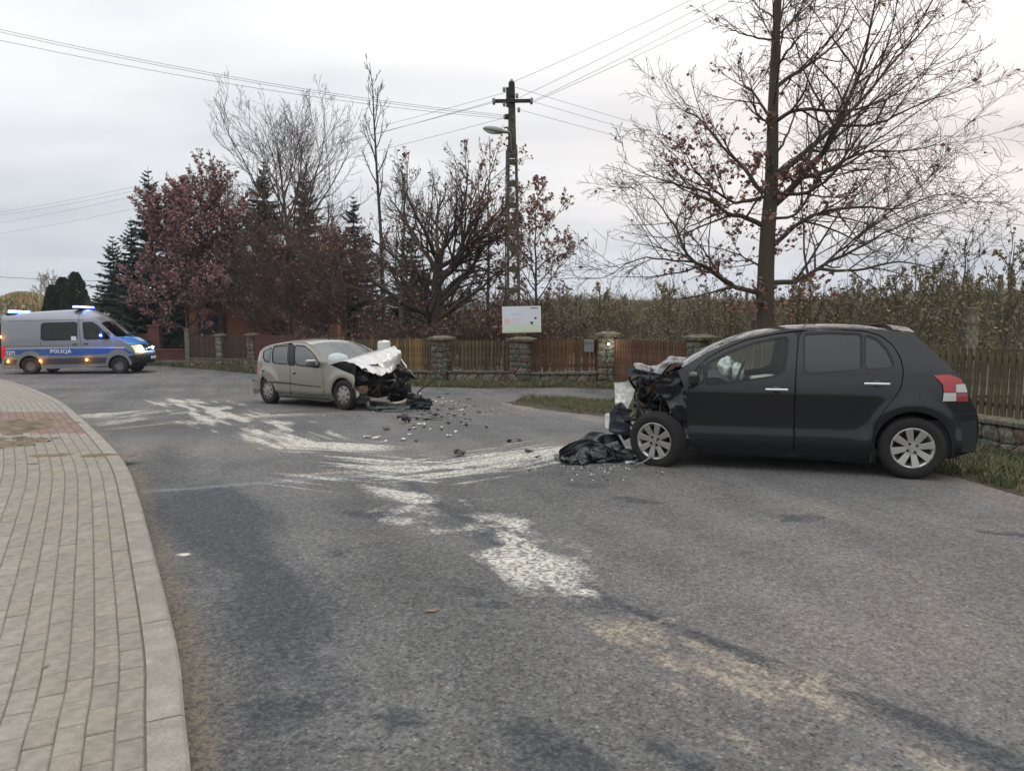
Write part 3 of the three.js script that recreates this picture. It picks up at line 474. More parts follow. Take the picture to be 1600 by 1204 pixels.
// ================================================================ UTILITY POLE, LAMP, WIRES
const poleTop = atDepth(800, 130, 22.2), poleX = poleTop.x + .06, poleD = 22.2, poleG = gh(poleX, poleD), poleH = poleTop.y - poleG;
const poleMat = std(0x7a746a, .95, 0, { map: stoneTex });
const pole = thing('utility_pole', 'tall concrete utility pole with slotted shaft and steel crossarm', 'pole', P(poleX, poleG, poleD)); pole.rotation.z = .008;
{
  const H = poleH, leg = (sx) => { const g = new THREE.BoxGeometry(.1, H * .8, .2, 1, 8, 1), p = g.attributes.position; for (let i = 0; i < p.count; i++) { const y = p.getY(i) + H * .4, k = y / H; p.setXYZ(i, p.getX(i) * lerp(1, .8, k) + sx * lerp(.2, .085, k), y, p.getZ(i) * lerp(1.1, .75, k)); } planarUV(g); return g; };
  mesh('shaft_leg', leg(-1), poleMat, pole); mesh('shaft_leg', leg(1), poleMat, pole);
  for (let y = .3; y < H * .78; y += .62) { const k = y / H; mesh('web', [box(lerp(.3, .09, k), .16, lerp(.14, .1, k), 0, y, 0)], poleMat, pole); }
  const top = new THREE.BoxGeometry(.25, H * .24, .16, 1, 4, 1), p = top.attributes.position; for (let i = 0; i < p.count; i++) { const y = p.getY(i) + H * .12, k = y / (H * .24); p.setXYZ(i, p.getX(i) * lerp(1, .72, k), y + H * .76, p.getZ(i) * lerp(1, .8, k)); } planarUV(top); mesh('shaft_top', top, poleMat, pole);
  const steel = std(0x35332f, .7, .5), glassy = std(0x8a8f8c, .25);
  const yb = H - .52; mesh('crossarm', [box(1.12, .09, .09, .03, yb, .1), box(.09, .55, .05, -.12, yb + .1, .11)], steel, pole); mesh('bracket', [box(.16, .4, .2, 0, H - .18, .02), box(.1, .1, .26, -.14, yb - .42, .02)], steel, pole);
  for (const [x, y, z] of [[-.52, yb, .18], [.57, yb, .18], [-.52, yb, -.02], [.57, yb, -.02], [.15, yb + .14, .12], [-.22, yb + .32, .1], [0, H + .05, 0], [-.2, H - .95, .06], [.2, yb - .25, .1], [-.22, H - .6, .1]]) mesh('insulator', new THREE.LatheGeometry([[.0, -.07], [.03, -.07], [.05, -.02], [.035, 0], [.055, .02], [.03, .07], [0, .08]].map(q => new THREE.Vector2(...q)), 10).translate(x, y, z), glassy, pole);
  const cable = pipe([[-.17, H - 1.9, .1], [-.2, H * .6, .12], [-.24, H * .3, .12], [-.27, .2, .13]], .018, 5, 20); mesh('cable', cable, steel, pole);
}
{ // street lamp on the pole
  const e = atDepth(773, 203, 21.9), t = thing('street_lamp', 'grey street lamp head on a bent arm of the utility pole', 'street lamp', P(poleX, e.y, poleD)), dx = e.x - poleX;
  mesh('arm', pipe([[-.08, -.55, .1], [-.1, -.15, .14], [-.2, .1, .18], [dx + .28, .06, .28]], .025, 8, 20), std(0x6b6963, .6, .5), t);
  const s = new THREE.SphereGeometry(1, 20, 12); s.scale(.33, .1, .14); const h = part('lamp_head', t); h.position.set(dx - .02, .0, .3); h.rotation.z = -.16;
  mesh('housing', s, std(0x8b8b86, .5, .3), h); const b = new THREE.SphereGeometry(1, 18, 8, 0, 6.29, Math.PI / 2, Math.PI / 2); b.scale(.24, .09, .11); b.translate(-.04, -.03, 0); mesh('glass_bowl', b, phys(0xd8dcdc, .25, {}), h); mesh('neck', [cyl(.05, .04, .18, 10, .36, .0, 0, 'x')], std(0x74736e, .5, .4), h);
}
function wire(a, b, sag, r, label, group) { const pts = []; for (let i = 0; i <= 28; i++) { const t = i / 28, p = a.clone().lerp(b, t); p.y -= sag * 4 * t * (1 - t); pts.push(p); } const mb = new MB(); mb.tube(pts, pts.map(() => r), 5); return tag(mesh('overhead_wire', mb.geo(), wireMat), label, 'wire', group); }
const wireMat = std(0x2c2c2e, .6, .3);
{
  const top = (dx, dy, dz = 0) => V3(poleX + dx, poleG + poleH + dy, -poleD + dz);
  const far = (px, py, y, k = 1.6, from) => { const [rx, ry, rd] = ray(px, py), t = (y - EYE) / ry, p = V3(rx * t, y, -rd * t); return from.clone().lerp(p, k); };
  const run = (from, list, sag, label, group) => list.forEach(([px, py, y, k], i) => { const f = from[i], b = far(px, py, y, 1, f), e = f.clone().lerp(b, k); wire(f, e, sag, .005, label, group); });
  run([top(-.2, -.9), top(-.2, -1.0), top(-.2, -.95)], [[0, 35, 8.6, 1.2], [0, 52, 8.3, 1.2], [0, 39, 8.5, 1.2]], .3, 'overhead wire from the pole sweeping up over the red oaks', 'wires rising over the red oaks');
  run([top(-.52, -.52), top(-.22, -.25), top(-.52, -.52, .15), top(-.2, -.95)], [[0, 327, 7.6, 1.3], [0, 322, 7.7, 1.3], [0, 339, 7.3, 1.3], [0, 356, 6.9, 1.3]], .5, 'overhead wire from the pole falling behind the bare trees', 'wires falling behind the bare trees');
  run([top(0, .05), top(.57, -.52), top(.57, -.52, .15), top(.15, -.4)], [[1062, 0, 8.6, 1.9], [1160, 0, 8.2, 1.9], [1130, 0, 8.3, 1.9], [1100, 0, 8.4, 1.9]], .12, 'overhead wire from the pole climbing over the road', 'wires climbing over the road');
  run([top(.57, -.52), top(0, -.1), top(.2, -.75)], [[1600, 331, 7.4, 1.2], [1600, 325, 7.5, 1.2], [1600, 338, 7.2, 1.2]], .6, 'overhead wire from the pole passing behind the tall oak', 'wires passing behind the tall oak');
  wire(atDepth(-40, 430, 60), atDepth(330, 436, 70), .3, .02, 'single thin wire hanging beyond the police van');
}

// ================================================================ TREES
const barkTex = dataTex(256, 256, (i, j) => { const g = 165 + (fbm(i / 7, j / 22, 4, 131) - .5) * 210 + (hash2(i, j, 132) - .5) * 30; return [g, g * .97, g * .92]; });
const BARK = { oak: std(0x4a4236, .95), grey: std(0x5d554b, .95), dark: std(0x423a33, .95), brown: std(0x56473e, .95), pale: std(0x8d867a, .9) };
const leafMat = new THREE.MeshPhysicalMaterial({ color: 0xffffff, roughness: .85, vertexColors: true, transmission: .25, thickness: 0 });
const needleMat = new THREE.MeshStandardMaterial({ color: 0xffffff, roughness: .9, vertexColors: true });
const tmpA = V3(), tmpB = V3();
function perp(d, rnd) { tmpA.set(rnd() - .5, rnd() - .5, rnd() - .5); tmpA.addScaledVector(d, -tmpA.dot(d)); return tmpA.normalize().clone(); }
function sprout(S, p0, dir, len, r0, lev) {                              // S: {mb[], rnd, cfg, leaf}
  const { rnd, cfg } = S, n = [7, 6, 5, 3, 2][lev] ?? 2, pts = [p0.clone()], rad = [r0], d = dir.clone().normalize(), r1 = Math.max(r0 * (lev >= 3 ? .45 : .22), cfg.rmin);
  for (let i = 1; i <= n; i++) { d.x += (rnd() - .5) * cfg.wob; d.y += (rnd() - .5) * cfg.wob + cfg.up; d.z += (rnd() - .5) * cfg.wob; d.normalize(); pts.push(pts[i - 1].clone().addScaledVector(d, len / n)); rad.push(lerp(r0, r1, i / n)); }
  limb(S, pts, rad, len, lev);
}
function limb(S, pts, rad, len, lev) {
  const { rnd, cfg } = S; S.mb[Math.min(lev, S.mb.length - 1)].tube(pts, rad, [9, 6, 5, 3, 3][lev] ?? 3);
  if (lev < cfg.kids.length && cfg.kids[lev]) {
    const n = Math.round(cfg.kids[lev] * (.75 + .5 * rnd()) * (lev === 1 ? clamp(len / (cfg.ref ?? len), .4, 1.5) : 1));
    for (let k = 0; k < n; k++) {
      const t = lerp(cfg.from?.[lev] ?? .22, 1, (k + rnd()) / n), f = t * (pts.length - 1), i = Math.min(pts.length - 2, Math.floor(f)), p = pts[i].clone().lerp(pts[i + 1], f - i), dd = pts[i + 1].clone().sub(pts[i]).normalize();
      const a = cfg.ang * (.7 + .6 * rnd()) * (1 - .3 * t), nd = dd.multiplyScalar(Math.cos(a)).addScaledVector(perp(dd.clone().normalize(), rnd), Math.sin(a)); if (cfg.flat) nd.y *= cfg.flat;
      const r = lerp(rad[i], rad[i + 1], f - i); sprout(S, p, nd, len * cfg.ratio[lev] * (1.15 - .55 * t) * (.7 + .6 * rnd()), Math.max(r * .62, cfg.rmin), lev + 1);
    }
  }
  if (S.leaf && lev >= cfg.kids.length - 1) { const e = pts[pts.length - 1]; const q = S.leaf.dens(e); for (let k = 0; k < 6; k++) if (rnd() < q) leaf(S, pts[Math.floor(rnd() * pts.length)]); }
}
function leaf(S, p, sz) {
  const { rnd } = S, L = S.leaf, s = (sz ?? L.size) * (.6 + .8 * rnd()), a = rnd() * 6.28, el = (rnd() - .6) * 2, d = V3(Math.cos(a) * Math.cos(el), Math.sin(el), Math.sin(a) * Math.cos(el)), u = perp(d, rnd), c = L.cols[Math.floor(rnd() * L.cols.length)], k = .7 + .6 * rnd(), col = c.map(v => v * k), j = .06;
  const o = p.clone().add(V3((rnd() - .5) * j, (rnd() - .5) * j, (rnd() - .5) * j)), m = o.clone().addScaledVector(d, s * .5), e = o.clone().addScaledVector(d, s), n = d.clone().cross(u);
  S.lm.quad(o, m.clone().addScaledVector(u, s * .36).addScaledVector(n, s * .1), e, m.clone().addScaledVector(u, -s * .36).addScaledVector(n, s * .1), col);
}
const RUST = [lin('#80564c'), lin('#784f49'), lin('#8d5f4e'), lin('#7d5c56'), lin('#966a54'), lin('#6b4844')];
const PURP = [lin('#8f6a6c'), lin('#986e6c'), lin('#80595e'), lin('#a0766e'), lin('#a87a68')];
function finishTree(t, S, bark) {
  ['trunk', 'limbs', 'branches', 'twigs'].forEach((n, i) => { if (S.mb[i].k) mesh(n, S.mb[i].geo(), bark, t); });
  if (S.lm && S.lm.k) mesh('leaves', S.lm.geo(), leafMat, t);
}
function newS(seed, cfg, leafO) { return { rnd: mulberry(seed), cfg, mb: [new MB(), new MB(), new MB(), new MB()], lm: new MB(true), leaf: leafO }; }
// ---- the tall oak at the right, its trunk and limbs followed one by one
{
  const D0 = 16.5, z8 = ([u, v]) => [900 + u / 2.286, v / 2.286], base = atDepth(1198, 520, D0), gy = gh(base.x, D0);
  const t = thing('oak_tree', 'tall bare oak with a few brown leaves behind the black car', 'tree', P(base.x, gy, D0));
  const rel = v => v.sub(t.position);
  const clumps = [[380, 540, .5], [600, 610, .45], [560, 750, .5], [600, 840, .5], [750, 850, .5], [790, 660, .4], [480, 990, .6], [600, 1060, .6], [700, 1090, .7], [830, 1030, .6], [330, 960, .3], [850, 720, .4], [540, 600, .4], [650, 430, .3], [470, 480, .4], [400, 730, .3], [530, 740, .4], [700, 640, .4], [780, 830, .4], [700, 870, .5]].map(([u, v, r]) => [rel(atDepth(...z8([u, v]), D0)), r]);
  const S = newS(401, { kids: [0, 11, 6, 4], ratio: [0, .42, .42, .5], ang: .85, wob: .34, up: .04, rmin: .0042, ref: 3.6, from: [0, .12, .1, .1] }, { size: .105, cols: RUST, dens: e => { let q = .004; for (const [c, r] of clumps) { const d = Math.hypot(e.x - c.x, e.y - c.y); if (d < r * 1.25) q = Math.max(q, .3 * (1 - d / (r * 1.25)) + .05); } return q; } });
  const tr = [[1198, 545, .25], [1197, 505, .205], [1196, 470, .19], [1197, 420, .18], [1200, 360, .165], [1205, 300, .15], [1207, 240, .132], [1208, 170, .112], [1211, 90, .094], [1215, 20, .08], [1219, -60, .062], [1222, -140, .04], [1226, -220, .02]];
  const tp = tr.map(([a, b]) => rel(atDepth(a, b, D0))); tp[0].y = -.1; S.mb[0].tube(tp, tr.map(q => q[2]), 12);
  const LM = [
    [[[665, 805], [600, 775], [530, 755], [470, 690], [380, 665], [270, 630], [170, 580]], .062, -1.2],
    [[[665, 690], [600, 600], [540, 540], [450, 430], [380, 390], [320, 340]], .05, 1.5],
    [[[670, 1050], [560, 1020], [480, 965], [400, 910], [360, 820], [320, 760], [270, 690], [200, 640]], .058, 1.0],
    [[[560, 1015], [440, 940], [340, 930], [230, 920], [100, 990], [10, 1000]], .034, -1.6],
    [[[680, 700], [560, 722], [470, 655], [420, 600], [390, 550], [345, 500]], .04, -2.0],
    [[[690, 420], [650, 350], [600, 300], [575, 270], [520, 200]], .036, 1.2], [[[690, 440], [645, 400], [625, 300], [600, 250]], .03, -1.5],
    [[[700, 140], [620, 130], [550, 100], [480, 60]], .026, -.8], [[[700, 60], [650, 20], [610, -40]], .022, 1],
    [[[705, 735], [800, 640], [880, 550], [940, 440], [1000, 300], [1040, 150], [1070, 0], [1090, -90]], .082, -1.4],
    [[[705, 640], [800, 560], [900, 470], [1000, 380], [1100, 260], [1200, 150], [1280, 60], [1340, -10]], .07, 1.8],
    [[[705, 440], [760, 400], [850, 390], [950, 400], [1100, 360], [1250, 250], [1400, 120]], .052, -2.2],
    [[[705, 315], [800, 250], [900, 180], [980, 90], [1010, -10]], .05, 1.6], [[[710, 250], [760, 180], [830, 90], [860, -20]], .036, -1.4],
    [[[790, 640], [900, 605], [1020, 545], [1150, 540], [1300, 510], [1430, 420]], .045, 2.2],
    [[[700, 880], [800, 790], [880, 760], [1000, 740], [1150, 745], [1300, 690], [1440, 720]], .052, -1.8],
    [[[700, 1010], [800, 1000], [880, 950], [1000, 890], [1130, 820], [1250, 770], [1400, 740]], .06, 1.4],
    [[[870, 960], [1000, 965], [1150, 935], [1300, 960], [1460, 910]], .036, -1.2], [[[700, 690], [820, 690], [900, 640], [960, 560], [1000, 430], [1050, 330], [1130, 240]], .042, -2.6],
    [[[710, 560], [760, 470], [790, 380], [800, 330], [820, 270]], .03, 1.8], [[[880, 950], [960, 880], [1100, 780], [1250, 720], [1350, 680]], .034, 2.4],
    [[[1000, 300], [1080, 240], [1180, 100], [1250, 20]], .03, -1], [[[940, 450], [1080, 440], [1200, 380], [1350, 330], [1450, 290]], .034, -2], [[[705, 170], [780, 60], [850, -10]], .03, 1], [[[690, 960], [620, 930], [560, 900], [470, 880], [380, 870]], .03, 2], [[[690, 780], [780, 770], [850, 660], [900, 600], [1000, 610], [1150, 600], [1350, 640]], .034, 1],
  ];
  for (const [pp, r, dz] of LM) {
    const n = pp.length, raw = pp.map(([u, v], i) => { const q = atDepth(...z8([u, v]), D0 + dz * Math.pow(i / (n - 1), 1.2)); return rel(q); }), cv = new THREE.CatmullRomCurve3(raw), m = 16, pts = [], rad = [];
    let len = cv.getLength(); for (let i = 0; i <= m; i++) { const q = cv.getPoint(i / m); q.x += (S.rnd() - .5) * .04; q.y += (S.rnd() - .5) * .04; pts.push(q); rad.push(Math.max(.007, r * Math.pow(1 - i / m * .93, 1.1))); }
    limb(S, pts, rad, len, 1);
  }
  for (let k = 0; k < 16; k++) { const i = 4 + S.rnd() * 7, q = tp[Math.floor(i)].clone().lerp(tp[Math.floor(i) + 1], i % 1); sprout(S, q, V3(S.rnd() - .4, .5, (S.rnd() - .5) * 2.4), 1.2 + S.rnd() * 1.6, .022, 1); }
  for (const [c, r] of clumps) for (let k = 0; k < (c.y < 2.6 ? 60 : 20) * r; k++) { const q = c.clone().add(V3((S.rnd() - .5) * r * 1.5, (S.rnd() - .5) * r, (S.rnd() - .5) * r * 1.5)), d = V3(S.rnd() - .5, S.rnd() - .3, S.rnd() - .5).normalize(); S.mb[3].tube([q, q.clone().addScaledVector(d, .12), q.clone().addScaledVector(d, .22)], [.005, .004, .003], 3); for (let m = 0; m < 3; m++) leaf(S, q.clone().addScaledVector(d, .2 * S.rnd())); }
  finishTree(t, S, BARK.oak);
}
// ---- deciduous trees behind the left fence: [base px, D, top py, crown half width m, ...]
function broadTree(o) {
  const b = atDepth(o.px, 500, o.D), g = gh(b.x, o.D), top = atDepth(o.tx ?? o.px, o.top, o.D), H = top.y - g, t = thing(o.name ?? 'bare_tree', o.label, 'tree', P(b.x, g, o.D), 0, o.group), lean = top.x - b.x;
  const S = newS(o.seed, { kids: [0, o.k1 ?? 9, o.k2 ?? 7, o.k3 ?? 5], ratio: [0, .5, .45, .5], ang: o.ang ?? .7, wob: o.wob ?? .3, up: o.up ?? .1, rmin: o.rmin ?? .007, ref: H * .4, from: [0, .15, .12, .1] }, o.leaves ? { size: o.ls ?? .16, cols: o.cols ?? RUST, dens: o.dens ?? (() => o.leaves) } : null);
  const n = 12, tp = [], tr = [], fork = o.fork ?? 1; for (let i = 0; i <= n; i++) { const k = i / n * fork; tp.push(V3(lean * k * k + (S.rnd() - .5) * .12 * k, H * k - (i ? 0 : .1), (S.rnd() - .5) * .12 * k)); tr.push(Math.max(.012, o.r * Math.pow(1 - k * .95, .85) * (i ? 1 : 1.25))); }
  S.mb[0].tube(tp, tr, 9);
  const nl = o.limbs ?? 22;
  for (let k = 0; k < nl; k++) {
    const f = lerp(o.low ?? .15, fork < 1 ? fork : .97, Math.pow((k + S.rnd() * .8) / nl, .9)), i = f / fork * n, q = tp[Math.min(n - 1, Math.floor(i))].clone().lerp(tp[Math.min(n, Math.floor(i) + 1)], i % 1), a = k * 2.4 + S.rnd(), prof = o.prof ? o.prof(f) : Math.pow(Math.sin(Math.PI * clamp(.12 + f * .86)), .8), len = o.w * prof * (.75 + .5 * S.rnd()), el = o.el ?? .55;
    const R = lerp(tr[Math.min(n - 1, Math.floor(i))], tr[Math.min(n, Math.floor(i) + 1)], i % 1);
    sprout(S, q, V3(Math.cos(a), el + f * .7 * (o.rise ?? 1), Math.sin(a)), Math.max(.7, len), Math.min(R * .6, .03 * len + .01), 1);
  }
  finishTree(t, S, o.bark ?? BARK.grey); return t;
}
const crownP = f => .45 + .75 * Math.sin(Math.PI * clamp(f * 1.02));
broadTree({ px: 458, tx: 436, D: 39.6, top: 236, w: 4.6, r: .2, seed: 411, limbs: 30, k1: 8, k2: 5, k3: 3, low: .26, el: .8, rise: 1.0, up: .09, wob: .4, rmin: .0072, ang: .75, label: 'tallest bare spreading tree rising behind the roof of the silver car', bark: BARK.brown, prof: f => f < .62 ? 1.15 : 1.15 - 1.9 * (f - .62) });
broadTree({ px: 600, tx: 578, D: 36, top: 98, w: 2.4, r: .13, seed: 412, limbs: 15, k1: 5, k2: 4, k3: 2, low: .55, el: 1.2, up: .14, rmin: .008, ang: .6, label: 'slender bare tree with a thin forked top above the bonnet', bark: BARK.dark });
broadTree({ name: 'red_oak', px: 678, tx: 700, D: 27.5, top: 262, w: 3.6, r: .3, seed: 413, limbs: 22, k1: 8, k2: 6, k3: 4, low: .14, el: .4, up: .05, wob: .46, fork: .6, rmin: .0058, leaves: 1, ls: .12, label: 'broad oak with thick trunk and rusty leaves left of the pole', bark: BARK.dark, dens: e => e.x > .8 ? .08 + .14 * sstep(1, 3.5, e.x) + (e.y < 2.6 ? .14 : 0) : e.y < 3 ? .06 : .03 });
broadTree({ name: 'red_oak', px: 292, tx: 290, D: 36.6, top: 306, w: 2.3, r: .12, seed: 414, limbs: 34, k1: 9, k2: 7, k3: 5, low: .16, el: .25, rise: .6, rmin: .007, leaves: .3, ls: .14, cols: PURP, label: 'young oak thick with purple red leaves beside the corner post', bark: BARK.dark, prof: crownP });
broadTree({ name: 'red_oak', px: 345, tx: 335, D: 38.5, top: 282, w: 2.5, r: .14, seed: 415, limbs: 30, k1: 8, k2: 6, k3: 4, low: .22, el: .4, rmin: .0072, leaves: .14, ls: .13, cols: RUST, label: 'reddish brown oak between the purple oak and the tallest tree', bark: BARK.brown, prof: crownP });
broadTree({ px: 455, tx: 450, D: 36.5, top: 372, w: 3.4, r: .22, seed: 416, limbs: 24, k1: 9, k2: 7, k3: 5, low: .14, el: .1, rise: .6, rmin: .007, label: 'twiggy brown tree with low branches over the silver roof', bark: BARK.brown, leaves: .012, cols: RUST });
broadTree({ px: 537, tx: 535, D: 34.5, top: 372, w: 2.9, r: .17, seed: 417, limbs: 26, k1: 10, k2: 8, k3: 5, low: .16, el: .2, rise: .6, rmin: .007, leaves: .03, ls: .12, cols: RUST, label: 'dense brown tree behind the windscreen with scattered red leaves', bark: BARK.brown });
broadTree({ px: 396, tx: 398, D: 38, top: 360, w: 2.8, r: .12, seed: 418, limbs: 24, k1: 9, k2: 8, k3: 5, low: .22, el: .35, rmin: .007, leaves: .03, ls: .12, cols: RUST, label: 'thin grey brown tree in front of the orange house', bark: BARK.grey });
broadTree({ px: 625, tx: 640, D: 33, top: 235, w: 1.7, r: .1, seed: 419, limbs: 18, k1: 7, k2: 5, k3: 3, low: .3, el: .8, rmin: .007, leaves: .02, ls: .12, cols: RUST, label: 'narrow twiggy tree between the slender tree and the broad oak', bark: BARK.grey });
broadTree({ px: 762, tx: 765, D: 31, top: 212, w: 1.8, r: .09, seed: 420, limbs: 16, k1: 6, k2: 5, k3: 2, low: .25, el: .9, rmin: .0068, leaves: .02, ls: .12, cols: RUST, label: 'light bare tree just left of the utility pole', bark: BARK.grey });
broadTree({ name: 'red_oak', px: 838, tx: 835, D: 27, top: 310, w: 1.6, r: .08, seed: 421, limbs: 24, k1: 6, k2: 5, k3: 3, low: .1, el: .45, rmin: .006, leaves: .2, ls: .12, cols: RUST, label: 'small red leaved tree just right of the utility pole', bark: BARK.dark, prof: crownP });
broadTree({ px: 75, tx: 72, D: 95, top: 432, w: 2.4, r: .14, seed: 422, limbs: 16, k1: 6, k2: 5, k3: 3, low: .2, el: .9, rmin: .016, label: 'far pale bare birch beyond the police van', bark: BARK.pale });
broadTree({ px: 1505, tx: 1510, D: 15.5, top: 372, w: .9, r: .045, seed: 423, limbs: 12, k1: 4, k2: 3, k3: 2, low: .3, el: .9, rmin: .0042, leaves: .06, ls: .07, cols: [lin('#5e5a3a'), lin('#6b5a40')], label: 'thin young fruit tree beside the concrete post at the fence', bark: BARK.grey });
// ---- conifers
function spruce(o) {
  const b = atDepth(o.px, 500, o.D), g = gh(b.x, o.D), H = atDepth(o.px, o.top, o.D).y - g, t = thing(o.name ?? 'spruce_tree', o.label, 'tree', P(b.x, g, o.D)), r = mulberry(o.seed), mb = new MB(), nb = new MB(true);
  mb.tube([V3(0, -.1, 0), V3(0, H * .5, 0), V3(0, H, 0)], [.02 * H, .011 * H, .006], 8);
  const W = o.w, dy = o.dy ?? .22;
  for (let y = H * .04; y < H * .985; y += dy * (.7 + .6 * r())) {
    const f = y / H, n = Math.round(lerp(11, 5, f));
    for (let k = 0; k < n; k++) {
      const a = r() * 6.28, L = Math.max(.18, W * Math.pow(1 - f, .8) * (.6 + .55 * r())), pts = [], m = 5; for (let i = 0; i <= m; i++) { const u = i / m; pts.push(V3(Math.cos(a) * L * u, y + L * (-.28 * u + .30 * u * u) + (f > .8 ? L * u * .5 : 0), Math.sin(a) * L * u)); }
      mb.tube(pts, pts.map((_, i) => lerp(.018, .005, i / m)), 3);
      const ns = Math.ceil(L * (o.den ?? 17) * 2.3);
      for (let i = 0; i < ns; i++) {
        const u = .08 + .92 * (i + r()) / ns, q = u * m, p = pts[Math.min(m - 1, Math.floor(q))].clone().lerp(pts[Math.min(m, Math.floor(q) + 1)], q % 1), s = (r() < .5 ? -1 : 1), sl = (.16 + .34 * (1 - u)) * Math.min(1, L) * (.6 + .7 * r());
        const sa = a + s * (.6 + .5 * r()), e = p.clone().add(V3(Math.cos(sa) * sl, -sl * (.15 + .6 * r()), Math.sin(sa) * sl)), w = V3(-Math.sin(sa), .4 * (r() - .5), Math.cos(sa)).multiplyScalar(.06 + .04 * r()), c = o.cols[Math.floor(r() * o.cols.length)].map(v => v * (.65 + .7 * r())), mid = p.clone().lerp(e, .55);
        nb.quad(p, mid.clone().add(w), e, mid.clone().sub(w), c);
      }
    }
  }
  mesh('trunk', mb.geo(), BARK.dark, t); mesh('needles', nb.geo(), needleMat, t); return t;
}
const FIR = [lin('#2c3a30'), lin('#33423a'), lin('#26332c'), lin('#3a463a')];
spruce({ px: 243, D: 44, top: 258, w: 3.0, seed: 431, cols: FIR, den: 14, label: 'tall dark spruce with pointed top left of the purple oak' });
spruce({ px: 182, D: 46, top: 368, w: 2.6, seed: 432, cols: FIR, den: 14, label: 'shorter dark spruce standing above the bonnet of the police van' });
spruce({ px: 212, D: 42, top: 338, w: 2.5, seed: 433, cols: FIR, den: 14, label: 'bushy dark spruce between the tall and the shorter spruce' });
spruce({ px: 420, D: 48, top: 248, w: 3.2, seed: 434, cols: FIR, label: 'dark spruce showing through the tallest bare tree' });
spruce({ px: 482, D: 48.5, top: 268, w: 3.2, seed: 435, cols: FIR, label: 'dark spruce right behind the crown of the tallest tree' });
spruce({ px: 556, D: 46, top: 300, w: 2.6, seed: 436, cols: FIR, label: 'dark spruce behind the slender forked tree' });
spruce({ px: 645, D: 44, top: 352, w: 2.6, seed: 437, cols: FIR, label: 'low dark spruce behind the broad rusty oak' });
spruce({ px: 285, D: 47, top: 340, w: 3, seed: 438, cols: FIR, den: 13, label: 'dark spruce hidden behind the purple oak' });
spruce({ px: 360, D: 49, top: 330, w: 3, seed: 439, cols: FIR, den: 13, label: 'dark spruce behind the reddish brown oak' });
function thuja(px, D, top, w, seed, label, cols = FIR, round) {
  const b = atDepth(px, 500, D), g = gh(b.x, D), H = atDepth(px, top, D).y - g, t = thing(round ? 'willow_tree' : 'thuja_tree', label, 'tree', P(b.x, g, D)), r = mulberry(seed), nb = new MB(true), mb = new MB();
  mb.tube([V3(0, 0, 0), V3(0, H * .5, 0), V3(0, H * .93, 0)], [.12, .08, .02], 6);
  for (let k = 0; k < (round ? 4200 : 6500); k++) {
    const f = round ? .25 + .75 * Math.sqrt(r()) : Math.pow(r(), .8), a = r() * 6.28, lob = 1 + .2 * Math.sin(a * 3 + seed + (round ? f * 5 : 0)) + (round ? .2 : .1) * Math.sin(a * 7 + f * 9), R = (round ? w * Math.sqrt(Math.max(0, 1 - Math.pow((f - .45) / .56, 2))) : w * Math.pow(1 - f, .55) * sstep(-.1, .08, f)) * lob * Math.pow(r(), .25);
    const p = V3(Math.cos(a) * R, H * f, Math.sin(a) * R), s = (round ? .45 : .2) * (.6 + .8 * r()), d = round ? V3((r() - .5) * .5 + Math.cos(a) * .3, -.9, (r() - .5) * .5) : V3(Math.cos(a) * .5 + (r() - .5) * .5, .8, Math.sin(a) * .5 + (r() - .5) * .5), u = perp(d.clone().normalize(), r).multiplyScalar(s * (round ? .1 : .3)), c = cols[Math.floor(r() * cols.length)].map(v => v * (.65 + .7 * r())), e = p.clone().addScaledVector(d, s), m = p.clone().addScaledVector(d, s * .5);
    nb.quad(p, m.clone().add(u), e, m.clone().sub(u), c);
  }
  mesh('trunk', mb.geo(), BARK.dark, t); mesh('foliage', nb.geo(), needleMat, t);
}
const THU = [lin('#2b3827'), lin('#34422c'), lin('#243022')];
thuja(121, 55, 428, 1.35, 441, 'tallest dark thuja with narrow tip beyond the police van', THU);
thuja(101, 55.5, 436, 1.3, 442, 'middle dark thuja with blunt top beyond the police van', THU);
thuja(84, 54.5, 448, 1.1, 443, 'short dark thuja beyond the rear lights of the van', THU);
thuja(38, 78, 454, 3.0, 444, 'round yellow ochre willow beyond the rear lights of the van', [lin('#a5916a'), lin('#b09c76'), lin('#8f805e'), lin('#9d8d68')], true);
thuja(70, 84, 462, 3.0, 445, 'lower dull yellow willow between the birch and the thujas', [lin('#97805a'), lin('#8a7656')], true);
// ---- undergrowth behind the fences
{
  const list = [[318, 37.6, 1.5], [352, 36.6, 1.2], [470, 32, 1.3], [505, 31, 1.4], [560, 28, 1.5], [610, 26.5, 1.4], [640, 26, 1.6], [715, 25.5, 1.6], [740, 25, 1.7], [770, 24.5, 1.8], [800, 24, 1.9], [835, 24, 1.8], [700, 30, 2.3], [728, 29, 2.4], [752, 30, 2.5], [780, 28, 2.4], [806, 29, 2.5], [830, 28, 2.3], [855, 27, 2.2], [668, 31, 2.2]];
  list.forEach(([px, D, h], i) => {
    const b = atDepth(px, 500, D), t = thing('bare_shrub', 'twiggy brown shrub growing behind the wooden fence', 'shrub', P(b.x, gh(b.x, D), D), 0, 'shrubs behind the fence'), S = newS(460 + i, { kids: [0, 7, 6], ratio: [0, .55, .5], ang: .6, wob: .35, up: .08, rmin: .006 }, { size: .11, cols: i % 3 ? RUST : [lin('#4d5234'), lin('#5d5838'), lin('#6a4a38')], dens: () => .1 });
    for (let k = 0; k < 11; k++) { const a = S.rnd() * 6.28; sprout(S, V3((S.rnd() - .5) * .6, 0, (S.rnd() - .5) * .6), V3(Math.cos(a) * .6, 1, Math.sin(a) * .6), h * (.8 + .4 * S.rnd()), .016, 1); }
    finishTree(t, S, BARK.brown);
  });
}
